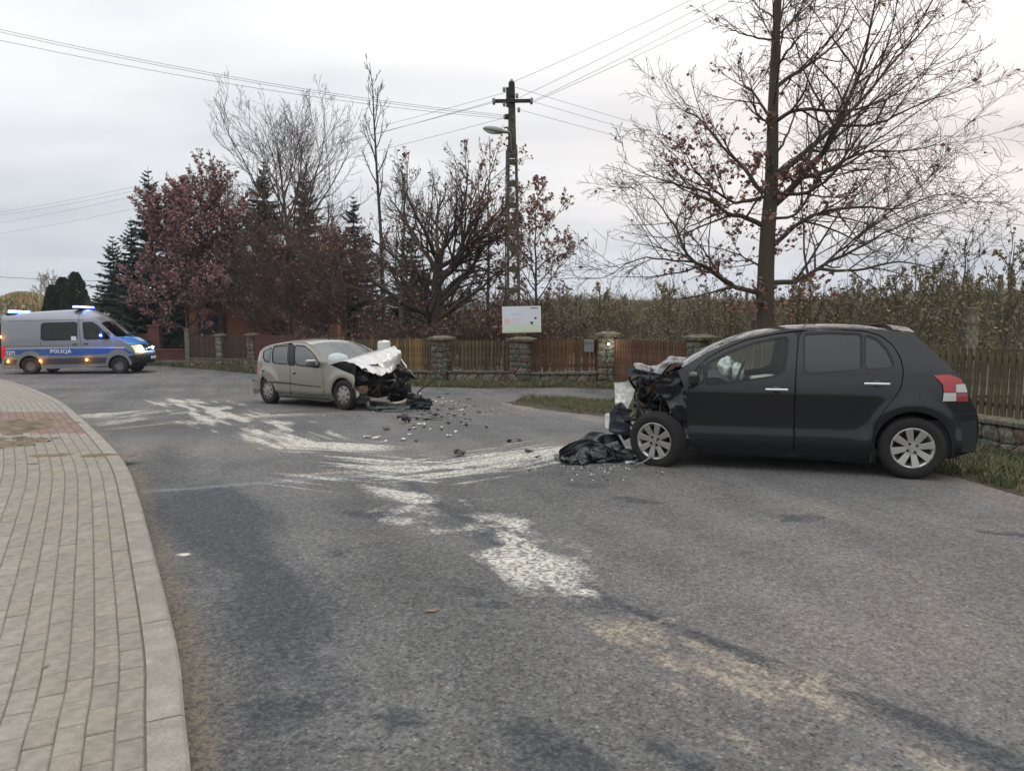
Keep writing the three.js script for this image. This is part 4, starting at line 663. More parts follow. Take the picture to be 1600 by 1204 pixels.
// ---------------------------------------------------------------- orchard
{
  const cols = [lin('#7b7a55'), lin('#86805a'), lin('#6f7150'), lin('#8f7f60'), lin('#8a725a'), lin('#998462'), lin('#66694a')];
  const protos = [0, 1, 2, 3].map(v => {
    const S = newS(480 + v, { kids: [0, 5, 3], ratio: [0, .5, .5], ang: .75, wob: .3, up: .16, rmin: .005 }, { size: .065, cols, dens: () => .42 }), H = 2.9;
    S.mb[0].tube([V3(0, -.1, 0), V3(.03, H * .5, .02), V3(0, H, 0)], [.045, .03, .006], 6);
    for (let k = 0; k < 17; k++) { const f = .14 + .8 * k / 17, a = k * 2.4 + v; sprout(S, V3(0, H * f, 0), V3(Math.cos(a), .75, Math.sin(a)), (1 - f * .72) * 1.0 * (.7 + .5 * S.rnd()), .013, 1); }
    for (let k = 0; k < 4; k++) { const a = k * 1.7 + v; sprout(S, V3(Math.cos(a) * .2, H * .6, Math.sin(a) * .2), V3(Math.cos(a) * .3, 1, Math.sin(a) * .3), .9 + .5 * S.rnd(), .011, 2); }
    return { wood: (() => { const g = S.mb.filter(m => m.k).map(m => m.geo().toNonIndexed()); return mergeGeometries(g); })(), leaves: S.lm.geo() };
  });
  const spots = [], r = mulberry(490);
  for (let row = 0; row < 34; row++) {
    const D = 13.4 + row * 2.7;
    for (let x = -3; x < D * .74 + 2; x += .95) {
      const xx = x + (r() - .5) * .3, dd = D + (r() - .5) * .3 + (x - 6) * .12; if (xx < .012 * dd + .5 || dd < 12) continue;
      let ok = true, cr = 0; for (let i = 1; i < 7; i++) { const a = FL[i], b = FL[i + 1], c = (b.x - a.x) * (dd - a.D) - (b.D - a.D) * (xx - a.x); if (dd >= Math.min(a.D, b.D) && dd <= Math.max(a.D, b.D) && c > 0) ok = false; }
      if (fenceNear(xx, dd)[0] < 1.3) ok = false; if (dd < 21.4 && xx < lerp(FL[1].x, FL[4].x, clamp((dd - 10) / 10.7)) + 1.1) ok = false;
      if (Math.hypot(xx - 5.7, dd - 16.5) < 1.1) ok = false; if (!ok || xx > dd * .72 + 1) continue;
      spots.push([xx, dd, .82 + .34 * r() + (dd > 60 ? .06 : 0), r() * 6.28, Math.floor(r() * 4)]);
    }
  }
  const tilt = spots.slice().sort((a, b) => a[1] - b[1]), near = tilt.slice(0, 170), rest = tilt.slice(170), m4 = new THREE.Matrix4(), q = new THREE.Quaternion();
  const master = protos.map((p, i) => { const t = new THREE.Group(); mesh('wood', p.wood, BARK.grey, t); mesh('leaves', p.leaves, leafMat, t); return t; });
  for (const [x, D, s, a, k] of near) { const c = master[k].clone(); c.name = numbered('orchard_tree'); c.position.set(x, gh(x, D), -D); c.rotation.y = a; c.scale.setScalar(s); scene.add(c); tag(c, 'slim fruit tree of the olive brown orchard rows behind the fence', 'fruit tree', 'orchard rows'); }
  for (let k = 0; k < 4; k++) { const l = rest.filter(s => s[4] === k); for (const [n, g, m] of [['orchard_wood', protos[k].wood, BARK.grey], ['orchard_leaves', protos[k].leaves, leafMat]]) { const im = new THREE.InstancedMesh(g, m, l.length); l.forEach(([x, D, s, a], i) => im.setMatrixAt(i, m4.compose(V3(x, gh(x, D), -D), q.setFromAxisAngle(V3(0, 1, 0), a), V3(s, s, s)))); im.name = numbered(n); im.castShadow = im.receiveShadow = true; scene.add(im); stuff(tag(im, n === 'orchard_wood' ? 'bare wood of the far orchard rows merging into one mass' : 'olive brown leaves of the far orchard rows merging into one mass', 'orchard')); } }
  const pm = std(0xa09a8c, .95, 0, { map: stoneTex });
  const post = (x, D, h, w, label, group) => { const t = mesh('orchard_post', [box(w, h, w, 0, h / 2, 0, .008)], pm); planarUV(t.geometry); t.position.set(x, gh(x, D), -D); t.rotation.y = r(); t.rotation.z = (r() - .5) * .03; return tag(t, label, 'post', group); };
  for (const [px, D] of [[902, 27], [935, 30], [1000, 26], [1042, 33], [1075, 25], [1120, 30], [1165, 24], [1245, 22], [1290, 27], [1340, 21], [1385, 25], [1432, 19], [1470, 23], [1560, 17], [1590, 22], [1315, 33], [960, 36]]) { const p = atDepth(px, 500, D); post(p.x, D, 2.6 + .35 * r(), .08, 'thin pale concrete stake among the orchard rows', 'stakes in the orchard'); }
  { const p = atDepth(1522, 500, 12.6); post(p.x, 12.6, 1.95, .13, 'thick pale concrete post standing just behind the olive fence'); }
}
// ---------------------------------------------------------------- far hills and wood
{
  const ridge = (name, D, px0, px1, py, amp, seed, col, label) => { const mb = new MB(true), n = 160, back = 1.15; let pv = null; for (let i = 0; i <= n; i++) { const px = lerp(px0, px1, i / n), e = Math.min(i, n - i) / n, t = atDepth(px, lerp(478, py(px) - amp * fbm(i * .35, 1, 4, seed) - amp * .5 * fbm(i * 1.6, 7, 3, seed + 3), sstep(0, .06, e)), D), b = P(t.x, -4, D), q = P(t.x * back, -4, D * back), c = .8 + .4 * hash2(i, seed, 3), cc = lin(col).map(v => v * c); const ids = [mb.v(b.x, b.y, b.z, 0, .3, 1, cc), mb.v(t.x, lerp(b.y, t.y, .6), t.z * .985, 0, .5, .8, cc), mb.v(t.x, t.y, t.z, 0, .9, .4, cc), mb.v(q.x, q.y, q.z, 0, .8, -.4, cc)]; if (pv) for (let k = 0; k < 3; k++) { mb.tri(pv[k], ids[k], ids[k + 1]); mb.tri(pv[k], ids[k + 1], pv[k + 1]); } pv = ids; } structure(mesh(name, mb.geo(), std(0xffffff, 1, 0, { vertexColors: true }))); };
  ridge('hills', 900, 560, 1720, () => 474, 5, 501, '#4a5048'); ridge('hills', 420, 1370, 1900, px => 462 - 4 * sstep(1400, 1560, px), 7, 511, '#444b40'); ridge('hills', 700, -300, 420, () => 473, 5, 521, '#4a5048');
  spruce({ px: 1450, D: 200, top: 449, w: 4.2, seed: 531, cols: FIR, dy: .6, den: 4, label: 'single dark pine on the far hill right of the tall oak' });
}
// ---------------------------------------------------------------- house behind the trees, brick wall beside the van
{
  const c = atDepth(412, 525, 43.5), g = gh(c.x, 43.5), t = thing('house', 'orange walled house with dark roof half hidden by the trees', 'house', P(c.x - 2.0, g, 43.5), .12), wm = std(0x8a5a44, .9), trim = std(0x4a2f26, .8), pane = phys(0x2a3136, .08), rf = std(0x3a2a28, .9);
  mesh('wall', [box(8, 3.1, 5, 2.5, 1.55, 0)], wm, t); mesh('plinth', [box(8.08, .5, 5.08, 2.5, .25, 0)], std(0x6d5148, .9), t);
  const s = new THREE.Shape([[-3.0, 0], [3.0, 0], [0, 1.7]].map(q => new THREE.Vector2(...q))), rg = new THREE.ExtrudeGeometry(s, { depth: 9, bevelEnabled: false }); rg.rotateY(Math.PI / 2); rg.translate(-2.0, 3.12, 0); const roof = mesh('roof', rg, rf, t); mesh('chimney', [box(.5, 1.3, .5, 4.5, 4.9, .4)], std(0x7a4a3a, .9), roof); mesh('gutter', [cyl(.07, .07, 9, 8, 2.5, 3.08, 3.02, 'x')], trim, roof);
  for (const x of [-.3, 5.3]) { const w = part('window', t); mesh('frame', [box(1.5, 1.3, .08, x, 1.75, 2.52)], trim, w); for (const dx of [-.36, .36]) mesh('pane', [box(.62, 1.14, .03, x + dx, 1.75, 2.57)], pane, w); mesh('sill', [box(1.6, .06, .2, x, 1.06, 2.58)], trim, w); }
  const d = part('door', t); mesh('leaf', [box(1, 2.1, .08, 3.4, 1.05, 2.53)], trim, d); mesh('handle', [box(.03, .16, .05, 3.05, 1.05, 2.59)], std(0x999999, .4, .8), d);
  // low red brick wall with gate post left of the purple oak
  const b0 = atDepth(215, 545, 39), t2 = thing('brick_wall', 'low red brick wall beside the road behind the police van', 'wall', P(b0.x - 5, gh(b0.x, 39), 39.6)), bm = [0x6e4440, 0x653d3a, 0x764c46].map(k => std(k, .9));
  const core = box(9.2, .5, .22, 5, .27, 0); mesh('core', core, std(0x6b5a52, .95), t2); const bg = box(.23, .062, .03, 0, 0, 0); for (let r = 0; r < 7; r++) for (let i = 0; i < 37; i++) { const k = mesh('brick', bg, bm[(i * 7 + r * 5 + (i * r) % 3) % 3], t2); k.position.set(.52 + i * .242 + (r % 2) * .12, .055 + r * .07, .122); } mesh('coping', [box(9.4, .06, .34, 5, .55, 0, .01)], std(0x6a403c, .85), t2);
  const b1 = atDepth(243, 530, 41), t3 = thing('brick_post', 'red brick gate post above the bonnet of the police van', 'pillar', P(b1.x, gh(b1.x, 41), 41)); mesh('shaft', [box(.62, 1.75, .5, 0, .87, 0)], bm[0], t3); mesh('wing', [box(1.6, 1.35, .3, -1.1, .67, 0)], bm[1], t3); mesh('cap', [box(.74, .07, .62, 0, 1.79, 0, .01)], bm[2], t3);
}

// ================================================================ VEHICLES: toolkit (local x forward, y up, z to the car's right)
const glassClear = new THREE.MeshPhysicalMaterial({ color: 0xe8f2f0, roughness: .03, transmission: 1, thickness: 0, ior: 1.45 });
const glassTint = new THREE.MeshPhysicalMaterial({ color: 0x2a3338, roughness: .04, transmission: 1, thickness: 0, ior: 1.7 });
const blackPl = std(0x15161a, .6), blackGl = phys(0x0c0d10, .25, { clearcoat: .6 }), rubber = std(0x1d1c1c, .9), darkMetal = std(0x2a2a2c, .55, .7), greyMetal = std(0x77777a, .45, .8), chrome = std(0xcfd2d4, .18, 1), alu = std(0xb9b7b3, .34, .85), rustMetal = std(0x5a463a, .8, .3), seatCl = std(0x2b2c30, .95), bagCl = std(0xdcdad4, .9), whitePl = std(0xd9d8d2, .6);
function placeCar(t, x, D, fx, fD) {                                    // origin between the axles on the ground, following the slope of the road
  const e = .6, n = V3(-(gh(x + e, D) - gh(x - e, D)) / (2 * e), 1, (gh(x, D + e) - gh(x, D - e)) / (2 * e)).normalize(), f = V3(fx, 0, -fD); f.addScaledVector(n, -f.dot(n)).normalize(); const r = f.clone().cross(n);
  t.matrix.makeBasis(f, n, r); t.quaternion.setFromRotationMatrix(t.matrix); t.position.set(x, gh(x, D), -D); t.updateMatrixWorld(true);
  t.inv = t.matrixWorld.clone().invert(); t.eye = V3(0, EYE, 0).applyMatrix4(t.inv);
}
function carRay(t, px, py) { const [a, b, c] = ray(px, py); return V3(a, b, -c).transformDirection(t.inv); }
function trace(t, pts, W, s, conv = p => p) {                            // photo pixels -> (x, y) on the surface z = s * W(x, y)
  return pts.map(q => { const d = carRay(t, ...conv(q)); let w = W(0, .7), x = 0, y = 0; for (let i = 0; i < 25; i++) { const k = (s * w - t.eye.z) / d.z; x = t.eye.x + d.x * k; y = t.eye.y + d.y * k; w = .5 * w + .5 * W(x, y); } return new THREE.Vector2(x, y); });
}
function chaikin(p, n = 1, c = .16, closed = true) { for (let k = 0; k < n; k++) { const r = []; for (let i = 0; i < p.length; i++) { const a = p[i], b = p[(i + 1) % p.length]; if (!closed && i === p.length - 1) { r.push(a); break; } if (!closed && i === 0) r.push(a); r.push(a.clone().lerp(b, c), a.clone().lerp(b, 1 - c)); } p = r; } return p; }
function grow2(p, d) { const n = p.length; let ar = 0; for (let i = 0; i < n; i++) { const a = p[i], b = p[(i + 1) % n]; ar += a.x * b.y - b.x * a.y; } const s = ar > 0 ? 1 : -1; return p.map((q, i) => { const a = p[(i + n - 1) % n], b = p[(i + 1) % n], t = b.clone().sub(a).normalize(); return new THREE.Vector2(q.x + s * t.y * d, q.y - s * t.x * d); }); }
function surface(pts, W, s, { holes = [], off = 0, rim = .014, max = .1 } = {}) {   // the outline laid on the body surface, its edge turned in
  const sh = new THREE.Shape(pts); for (const h of holes) sh.holes.push(new THREE.Path(h));
  let g = new THREE.ShapeGeometry(sh); g.deleteAttribute('uv'); g = new TessellateModifier(max, 9).modify(g); if (g.index) g = g.toNonIndexed();
  const p = g.attributes.position, pos = [], nor = [], e = .004;
  const nrm = (x, y) => { const gx = (W(x + e, y) - W(x - e, y)) / (2 * e), gy = (W(x, y + e) - W(x, y - e)) / (2 * e), l = Math.hypot(gx, gy, 1); return [-gx / l, -gy / l, s / l]; };
  for (let i = 0; i < p.count; i += 3) for (const k of s > 0 ? [0, 1, 2] : [0, 2, 1]) { const x = p.getX(i + k), y = p.getY(i + k); pos.push(x, y, s * (W(x, y) + off)); nor.push(...nrm(x, y)); }
  if (rim) for (const [loop, hole] of [[pts, 0], ...holes.map(h => [h, 1])]) {
    let ar = 0; for (let i = 0; i < loop.length; i++) { const a = loop[i], b = loop[(i + 1) % loop.length]; ar += a.x * b.y - b.x * a.y; } const dirn = (ar > 0 ? 1 : -1) * (hole ? -1 : 1);
    for (let i = 0; i < loop.length; i++) { const a = loop[i], b = loop[(i + 1) % loop.length], tx = b.x - a.x, ty = b.y - a.y, l = Math.hypot(tx, ty) || 1, nx = dirn * ty / l, ny = -dirn * tx / l, za = s * (W(a.x, a.y) + off), zb = s * (W(b.x, b.y) + off), q = [[a.x, a.y, za], [b.x, b.y, zb], [b.x - nx * .004, b.y - ny * .004, zb - s * rim], [a.x - nx * .004, a.y - ny * .004, za - s * rim]], f = dirn * s > 0 ? [0, 2, 1, 0, 3, 2] : [0, 1, 2, 0, 2, 3]; for (const k of f) { pos.push(...q[k]); nor.push(nx, ny, 0); } }
  }
  const o = new THREE.BufferGeometry(); o.setAttribute('position', new THREE.Float32BufferAttribute(pos, 3)); o.setAttribute('normal', new THREE.Float32BufferAttribute(nor, 3)); return o;
}
function sweepTop(prof, W, crown, o = {}) {                               // skin from the left body edge to the right one along a side profile
  const n = prof.length, m = o.m ?? 18, pos = [], ix = [], c = typeof crown === 'function' ? crown : () => crown, k0 = o.inset ?? 0;
  for (let i = 0; i < n; i++) { const a = prof[Math.max(0, i - 1)], b = prof[Math.min(n - 1, i + 1)], t = b.clone().sub(a).normalize(), w = W(prof[i].x, prof[i].y) - k0, cr = c(i / (n - 1)); for (let j = 0; j <= m; j++) { const v = j / m * 2 - 1, q = cr * (1 - Math.pow(Math.abs(v), o.pw ?? 2.4)); pos.push(prof[i].x - t.y * q + (o.dx ?? 0), prof[i].y + t.x * q + (o.dy ?? 0), v * w); } }
  for (let i = 0; i + 1 < n; i++) for (let j = 0; j < m; j++) { const a = i * (m + 1) + j, b = a + 1, d = a + m + 1, e = d + 1; ix.push(a, b, e, a, e, d); }
  const g = new THREE.BufferGeometry(); g.setAttribute('position', new THREE.Float32BufferAttribute(pos, 3)); g.setIndex(ix); g.computeVertexNormals(); return g;
}
function loft(side, mid, W, o = {}) {                                      // skin between the two side lines that bulges out to a middle line
  const n = side.length, m = o.m ?? 20, v0 = o.v0 ?? -1, v1 = o.v1 ?? 1, pos = [], ix = [];
  for (let i = 0; i < n; i++) for (let j = 0; j <= m; j++) { const v = lerp(v0, v1, j / m), k = 1 - Math.pow(Math.abs(v), o.pw ?? 2.6), w = W(side[i].x, side[i].y) - (o.inset ?? 0); pos.push(lerp(side[i].x, mid[i].x, k) + (o.dx ?? 0), lerp(side[i].y, mid[i].y, k) + (o.dy ?? 0), v * w); }
  for (let i = 0; i + 1 < n; i++) for (let j = 0; j < m; j++) { const a = i * (m + 1) + j, b = a + 1, d = a + m + 1, e = d + 1; ix.push(a, b, e, a, e, d); }
  const g = new THREE.BufferGeometry(); g.setAttribute('position', new THREE.Float32BufferAttribute(pos, 3)); g.setIndex(ix); g.computeVertexNormals(); return g;
}
function resample(p, n) { const c = new THREE.SplineCurve(p); return c.getSpacedPoints(n); }
function arch(cx, cy, r, a0, a1, n = 18) { const o = []; for (let i = 0; i <= n; i++) { const a = lerp(a0, a1, i / n); o.push(new THREE.Vector2(cx + Math.cos(a) * r, cy + Math.sin(a) * r)); } return o; }
const rnoise = (x, y, s) => { let a = 0, w = .6; for (let i = 0; i < 3; i++) { a += w * (1 - Math.abs(2 * vn(x, y, s + i) - 1)); w *= .5; x *= 2.1; y *= 2.1; } return a; };
function crumpled(f, nu, nv, crease = .5) { const pos = [], ix = []; for (let i = 0; i <= nu; i++) for (let j = 0; j <= nv; j++) { const p = f(i / nu, j / nv); pos.push(...p); } for (let i = 0; i < nu; i++) for (let j = 0; j < nv; j++) { const a = i * (nv + 1) + j, b = a + 1, c = a + nv + 1, d = c + 1; ix.push(a, b, d, a, d, c); } let g = new THREE.BufferGeometry(); g.setAttribute('position', new THREE.Float32BufferAttribute(pos, 3)); g.setIndex(ix); return toCreasedNormals(g, crease); }
function rag(o) {                                                          // torn piece of plastic or sheet: outline, bent and dented
  const r = mulberry(o.seed), n = o.n ?? 12, pts = []; for (let i = 0; i < n; i++) { const a = i / n * 6.283, q = .6 + .5 * r(); pts.push(new THREE.Vector2(Math.cos(a) * q * o.w / 2, Math.sin(a) * q * o.d / 2)); }
  let g = new THREE.ExtrudeGeometry(new THREE.Shape(pts), { depth: o.t ?? .006, bevelEnabled: false }); g.deleteAttribute('uv'); g = new TessellateModifier(Math.max(o.w, o.d) / 6, 5).modify(g); g.rotateX(-Math.PI / 2); const p = g.attributes.position, b = (o.bend ?? .2), f = 3 / Math.max(o.w, o.d);
  for (let i = 0; i < p.count; i++) { const x = p.getX(i), z = p.getZ(i); p.setY(i, p.getY(i) + b * Math.max(o.w, o.d) * (rnoise(x * f + o.seed, z * f, o.seed) - .45 + .6 * Math.pow(2 * x / o.w, 2) * .4)); } g.computeVertexNormals(); return g;
}
function tyreGeo(R, w, r) { const h = w / 2, s = [[r, -h * .82], [r + .012, -h * .95], [(R + r) / 2, -h], [R - .03, -h * .93], [R - .008, -h * .78], [R, -h * .5], [R, h * .5], [R - .008, h * .78], [R - .03, h * .93], [(R + r) / 2, h], [r + .012, h * .95], [r, h * .82]]; const g = new THREE.LatheGeometry(s.map(q => new THREE.Vector2(...q)), 48); g.rotateX(Math.PI / 2); const tread = [g]; for (const z of [-.3, 0, .3]) { const t = new THREE.TorusGeometry(R - .001, .004, 4, 48); t.translate(0, 0, z * w); tread.push(t); } return tread; }
function makeWheel(parent, kind, R, w, x, z, left, steer = 0, o = {}) {
  const t = part('wheel', parent), r = o.r ?? R * .64; t.position.set(x, R - (o.sink ?? .004), z); t.rotation.y = (left ? Math.PI : 0) + steer; if (o.camber) t.rotation.x = o.camber; t.rotation.order = 'YXZ';
  const h = w / 2; mesh('tyre', tyreGeo(R, w, r), o.tyreMat ?? rubber, t);
  const ring = new THREE.LatheGeometry([[r - .045, -h * .2], [r - .03, h * .55], [r - .012, h * .8], [r + .004, h * .9], [r + .004, h * .5], [r, -h * .8], [r - .03, -h * .8]].map(q => new THREE.Vector2(...q)), 48); ring.rotateX(Math.PI / 2);
  const back = cyl(r - .02, r - .02, .02, 40, 0, 0, -h * .1, 'z');
  if (kind === 'alloy') {
    mesh('rim_ring', [ring], alu, t); mesh('brake_disc', [back, cyl(r * .62, r * .62, .03, 32, 0, 0, .0, 'z')], std(0x232326, .6, .5), t);
    for (let k = 0; k < 8; k++) { const s = new THREE.Shape([[-.02, r * .2], [.02, r * .2], [.034, r * .97], [-.034, r * .97]].map(q => new THREE.Vector2(...q))), g = new THREE.ExtrudeGeometry(s, { depth: .022, bevelEnabled: true, bevelSize: .004, bevelThickness: .004, bevelSegments: 2 }), p = g.attributes.position; for (let i = 0; i < p.count; i++) { const q = p.getY(i) / r; p.setZ(i, p.getZ(i) + h * .56 + .018 * q * q - .012); } g.computeVertexNormals(); g.rotateZ(k * Math.PI / 4 + .2 + (o.roll ?? 0)); mesh('spoke', g, alu, t); }
    mesh('hub', [cyl(.068, .075, .035, 28, 0, 0, h * .56, 'z'), cyl(.028, .03, .014, 24, 0, 0, h * .56 + .022, 'z')], alu, t); for (let k = 0; k < 4; k++) { const a = k * Math.PI / 2 + .55; mesh('lug_nut', [cyl(.012, .014, .018, 8, Math.cos(a) * .048, Math.sin(a) * .048, h * .56 + .02, 'z')], darkMetal, t); }
  } else {
    const m = o.capMat ?? std(0x9a978f, .5, .4), nh = o.nh ?? 8, z0 = h * .55, di = o.dish ?? .03, zq = q => z0 + di * (1 - q * q) + .012;
    const g = new THREE.LatheGeometry([1, .97, .85, .7, .5, .3, .12, 0].map((q, i) => new THREE.Vector2(Math.max(.0001, q * (r - .004)), i ? zq(q) : z0 - .01)), 40); g.rotateX(Math.PI / 2);
    for (let k = 0; k < nh; k++) { const a = k / nh * 6.2832 + .2, e = new THREE.SphereGeometry(1, 12, 8); e.scale(r * (o.hr ?? .15), r * (o.hr ?? .15) * .78, .006); e.rotateZ(a); e.translate(Math.cos(a) * r * .7, Math.sin(a) * r * .7, zq(.7) + .001); mesh('vent', e, blackPl, t); }
    mesh(o.cap ?? 'hub_cap', g, m, t); mesh('rim_ring', [ring, back], std(0x3a3937, .6, .4), t); mesh('hub', [cyl(.04, .05, .03, 20, 0, 0, h * .55 + (o.dish ?? .03) + .012, 'z')], m, t);
  }
  return t;
}
function seat(parent, x, z, w = .5, rear) { const t = part(rear ? 'rear_seat' : 'seat', parent); mesh('cushion', [box(.5, .16, w, x, .46, z, .05)], seatCl, t); const b = box(.16, .62, w, 0, .31, 0, .06); b.rotateZ(.24); b.translate(x - .24, .5, z); mesh('backrest', b, seatCl, t); for (const k of rear ? [-1, 0, 1] : [0]) { const h = box(.09, .18, .26, x - .42, 1.18, z + k * w * .34, .04); mesh('headrest', h, seatCl, t); } return t; }
function mirrorX(g) { const c = g.clone(); c.scale(1, 1, -1); if (c.index) { const i = c.index.array; for (let k = 0; k < i.length; k += 3) { const q = i[k]; i[k] = i[k + 1]; i[k + 1] = q; } } else { for (const a of Object.values(c.attributes)) { const s = a.itemSize, r = a.array; for (let k = 0; k < a.count; k += 3) for (let j = 0; j < s; j++) { const q = r[k * s + j]; r[k * s + j] = r[(k + 1) * s + j]; r[(k + 1) * s + j] = q; } } } return c; }
function bulb(parent, name, geo, col, power, at, size) { const m = mesh(name, geo, std(0xffffff, .4, 0, { emissive: col, emissiveIntensity: power[0] }), parent); if (power[1]) { const l = new THREE.PointLight(col, power[1], 0, 2); l.position.copy(at); l.shadow.radius = (size ?? .05) / .02; l.castShadow = true; parent.add(l); } return m; }

// ================================================================ BLACK HATCHBACK, front crushed
{
  const t = thing('black_hatchback', 'black five door hatchback with crushed front and torn bonnet', 'car'); placeCar(t, 2.945, 8.23, -.968, .25);
  const paint = phys(0x080a12, .5, { metalness: 0, specularIntensity: .35, clearcoat: 1, clearcoatRoughness: .06 }), S = -1;
  const yk = .80, soft = (k, s) => s * Math.log(1 + Math.exp(k / s)), W = (x, y) => { let w = .835; const k = y - yk; w -= .1 * soft(k, .03) + .075 * soft(-k, .03) + .27 * soft(k - .19, .03) - .17 * soft(-k - .31, .03); w -= .5 * soft(.3 - y, .03); if (x < -1.25) w -= .16 * ((-1.25 - x) / .6) ** 2; if (x > 1.1) w -= .1 * (x - 1.1) ** 2; const ar = Math.hypot(x + 1.23, y - .3); w += .022 * Math.exp(-(((ar - .4) / .09) ** 2)); return w; };
  const z1 = ([u, v]) => [860 + u * .4375, 470 + v * .4372], T = (p, s = W) => trace(t, p, s, S, z1);
  const both = (name, g, m, parent) => { mesh(name, g, m, parent); mesh(name, mirrorX(g), m, parent); };
  const ax = -1.23, R = .303;
  // outline of the body side
  const rail = T([[520, 207], [600, 166], [700, 130], [800, 109], [880, 99], [1000, 95], [1120, 98], [1220, 106], [1296, 116]]);
  const hatch = T([[1312, 130], [1350, 164], [1400, 208], [1438, 246], [1466, 272]]), rear = T([[1493, 300], [1502, 362], [1526, 402], [1531, 480], [1512, 538], [1440, 560]]);
  const sillR = T([[1145, 584], [1000, 571], [870, 562], [700, 555], [522, 547]]), frontE = T([[497, 490], [486, 400], [487, 335], [468, 280], [455, 250]]);
  const ra = arch(ax, .31, .352, Math.PI + .3, -.5, 26);
  const doorF = chaikin(T([[497, 306], [487, 360], [490, 470], [527, 538], [700, 546], [866, 552], [868, 400], [873, 268], [885, 110], [800, 121], [700, 141], [620, 173], [560, 207], [520, 245]]), 2, .14);
  const doorR = chaikin(T([[872, 552], [1000, 560], [1120, 572], [1146, 540], [1152, 490], [1168, 430], [1195, 385], [1228, 348], [1252, 308], [1260, 252], [1250, 206], [1224, 160], [1180, 126], [1120, 109], [1000, 104], [891, 108], [879, 268], [874, 400]]), 2, .14);
  const body = [...rail.slice().reverse().reverse(), ...hatch, ...rear, ...ra, ...sillR, ...frontE];
  const hole = chaikin(T([[494, 306], [484, 360], [487, 470], [525, 541], [700, 549], [868, 555], [1120, 576], [1149, 540], [1155, 490], [1171, 430], [1198, 385], [1231, 348], [1256, 308], [1264, 252], [1254, 204], [1226, 157], [1181, 122], [1120, 105], [1000, 100], [885, 104], [800, 117], [700, 137], [620, 169], [560, 203], [518, 243]]), 2, .14);
  both('body_side', surface(body, W, S, { holes: [hole], max: .04 }), paint, t);
  const shellPts = T([[500, 330], [492, 470], [527, 543], [868, 557], [1130, 578], [1160, 440], [1225, 345], [1250, 262], [880, 285]]); both('door_frame_inner', surface(shellPts, (x, y) => W(x, y) - .035, S, { rim: 0, max: .15 }), blackPl, t);
  const pill = T([[868, 300], [900, 300], [905, 100], [872, 106]]); both('b_pillar', surface(pill, (x, y) => W(x, y) - .02, S, { rim: 0 }), blackPl, t);
  // doors
  const winF = chaikin(T([[562, 224], [640, 184], [730, 151], [852, 127], [836, 264], [557, 303]]), 2, .1), winQ = chaikin(T([[529, 246], [552, 226], [547, 288], [534, 292]]), 1, .2), winR = chaikin(T([[908, 119], [1000, 115], [1112, 119], [1112, 247], [908, 260]]), 2, .08), winR2 = chaikin(T([[1125, 122], [1168, 138], [1206, 178], [1230, 238], [1125, 246]]), 2, .12);
  for (const [nm, pts, wins] of [['front_door', doorF, [[winF, glassClear], [winQ, glassClear]]], ['rear_door', doorR, [[winR, glassTint], [winR2, glassTint]]]]) for (const s of [1, -1]) {
    const d = part(nm, t), f = g => s > 0 ? g : mirrorX(g);
    mesh('door_skin', f(surface(pts, W, S, { holes: wins.map(w => grow2(w[0], .012)), max: .04 })), paint, d);
    for (const [w, m] of wins) { mesh('window_seal', f(surface(grow2(w, .014), W, S, { holes: [grow2(w, -.008)], off: -.004, rim: .012 })), blackPl, d); mesh('window_pane', f(surface(w, (x, y) => W(x, y) - .012, S, { rim: 0, max: .12 })), m, d); }
    const hp = nm === 'front_door' ? T([[766, 316], [850, 318]]) : T([[1118, 297], [1214, 296]]), hx = (hp[0].x + hp[1].x) / 2, hy = (hp[0].y + hp[1].y) / 2, hw = Math.abs(hp[1].x - hp[0].x), zz = W(hx, hy);
    const cup = new THREE.SphereGeometry(1, 16, 10); cup.scale(.05, .035, .012); cup.translate(hx, hy - .003, -zz + .002); mesh('handle_recess', f(cup), blackGl, d);
    const hd = box(hw, .028, .026, hx, hy, -zz - .022, .011); mesh('door_handle', f(hd), chrome, d);
  }
  // fuel flap: a thin ring joint
  { const c = T([[1345, 338]])[0], o = arch(c.x, c.y, .072, 0, 6.2832, 32).slice(0, -1), i = arch(c.x, c.y, .0685, 0, 6.2832, 32).slice(0, -1); mesh('fuel_flap', surface(i, W, S, { off: .003, rim: .006 }), paint, t); mesh('fuel_flap_joint', surface(o, W, S, { off: .0012, rim: .002 }), blackPl, t); }
  // roof, glass and tailgate
  const top = [...resample([...rail].reverse(), 28)], cut = top.findIndex(p => p.x > T([[690, 132]])[0].x);
  mesh('roof', sweepTop(top.slice(0, cut + 1), W, f => .042 * sstep(-.25, .3, f)), paint, t);
  const ws = [...top.slice(cut), ...T([[470, 238]])]; mesh('windscreen', sweepTop(resample(ws, 14), W, f => lerp(.042, .05, f), { inset: .012 }), glassClear, t);
  const sg = resample(hatch, 10); mesh('rear_window', sweepTop(sg.slice(0, 9).reverse(), W, .05, { inset: .01 }), glassTint, t);
  mesh('tailgate', sweepTop(resample([hatch[3], hatch[4], rear[0], rear[1]], 10).reverse(), W, .05, { inset: .005 }), paint, t);
  const bp = resample([rear[1], rear[2], rear[3], rear[4]], 10).reverse(); mesh('rear_bumper_skin', sweepTop(bp, W, .06, { inset: .0 }), paint, t);
  { const g = sweepTop(resample([rail[8], rail[7]], 4).map(p => p.clone().add(new THREE.Vector2(-.02, 0))), W, .06, { inset: .03, dy: .012 }); mesh('spoiler', g, paint, t); }
  { const a = T([[1208, 78]])[0], g = pipe([[a.x + .02, 1.5, -.02], [a.x - .03, 1.53, -.02], [a.x - .2, 1.70, -.02]], .006, 6, 8); mesh('antenna', [g, box(.09, .03, .05, a.x + .02, 1.505, -.02, .012)], blackPl, t); }
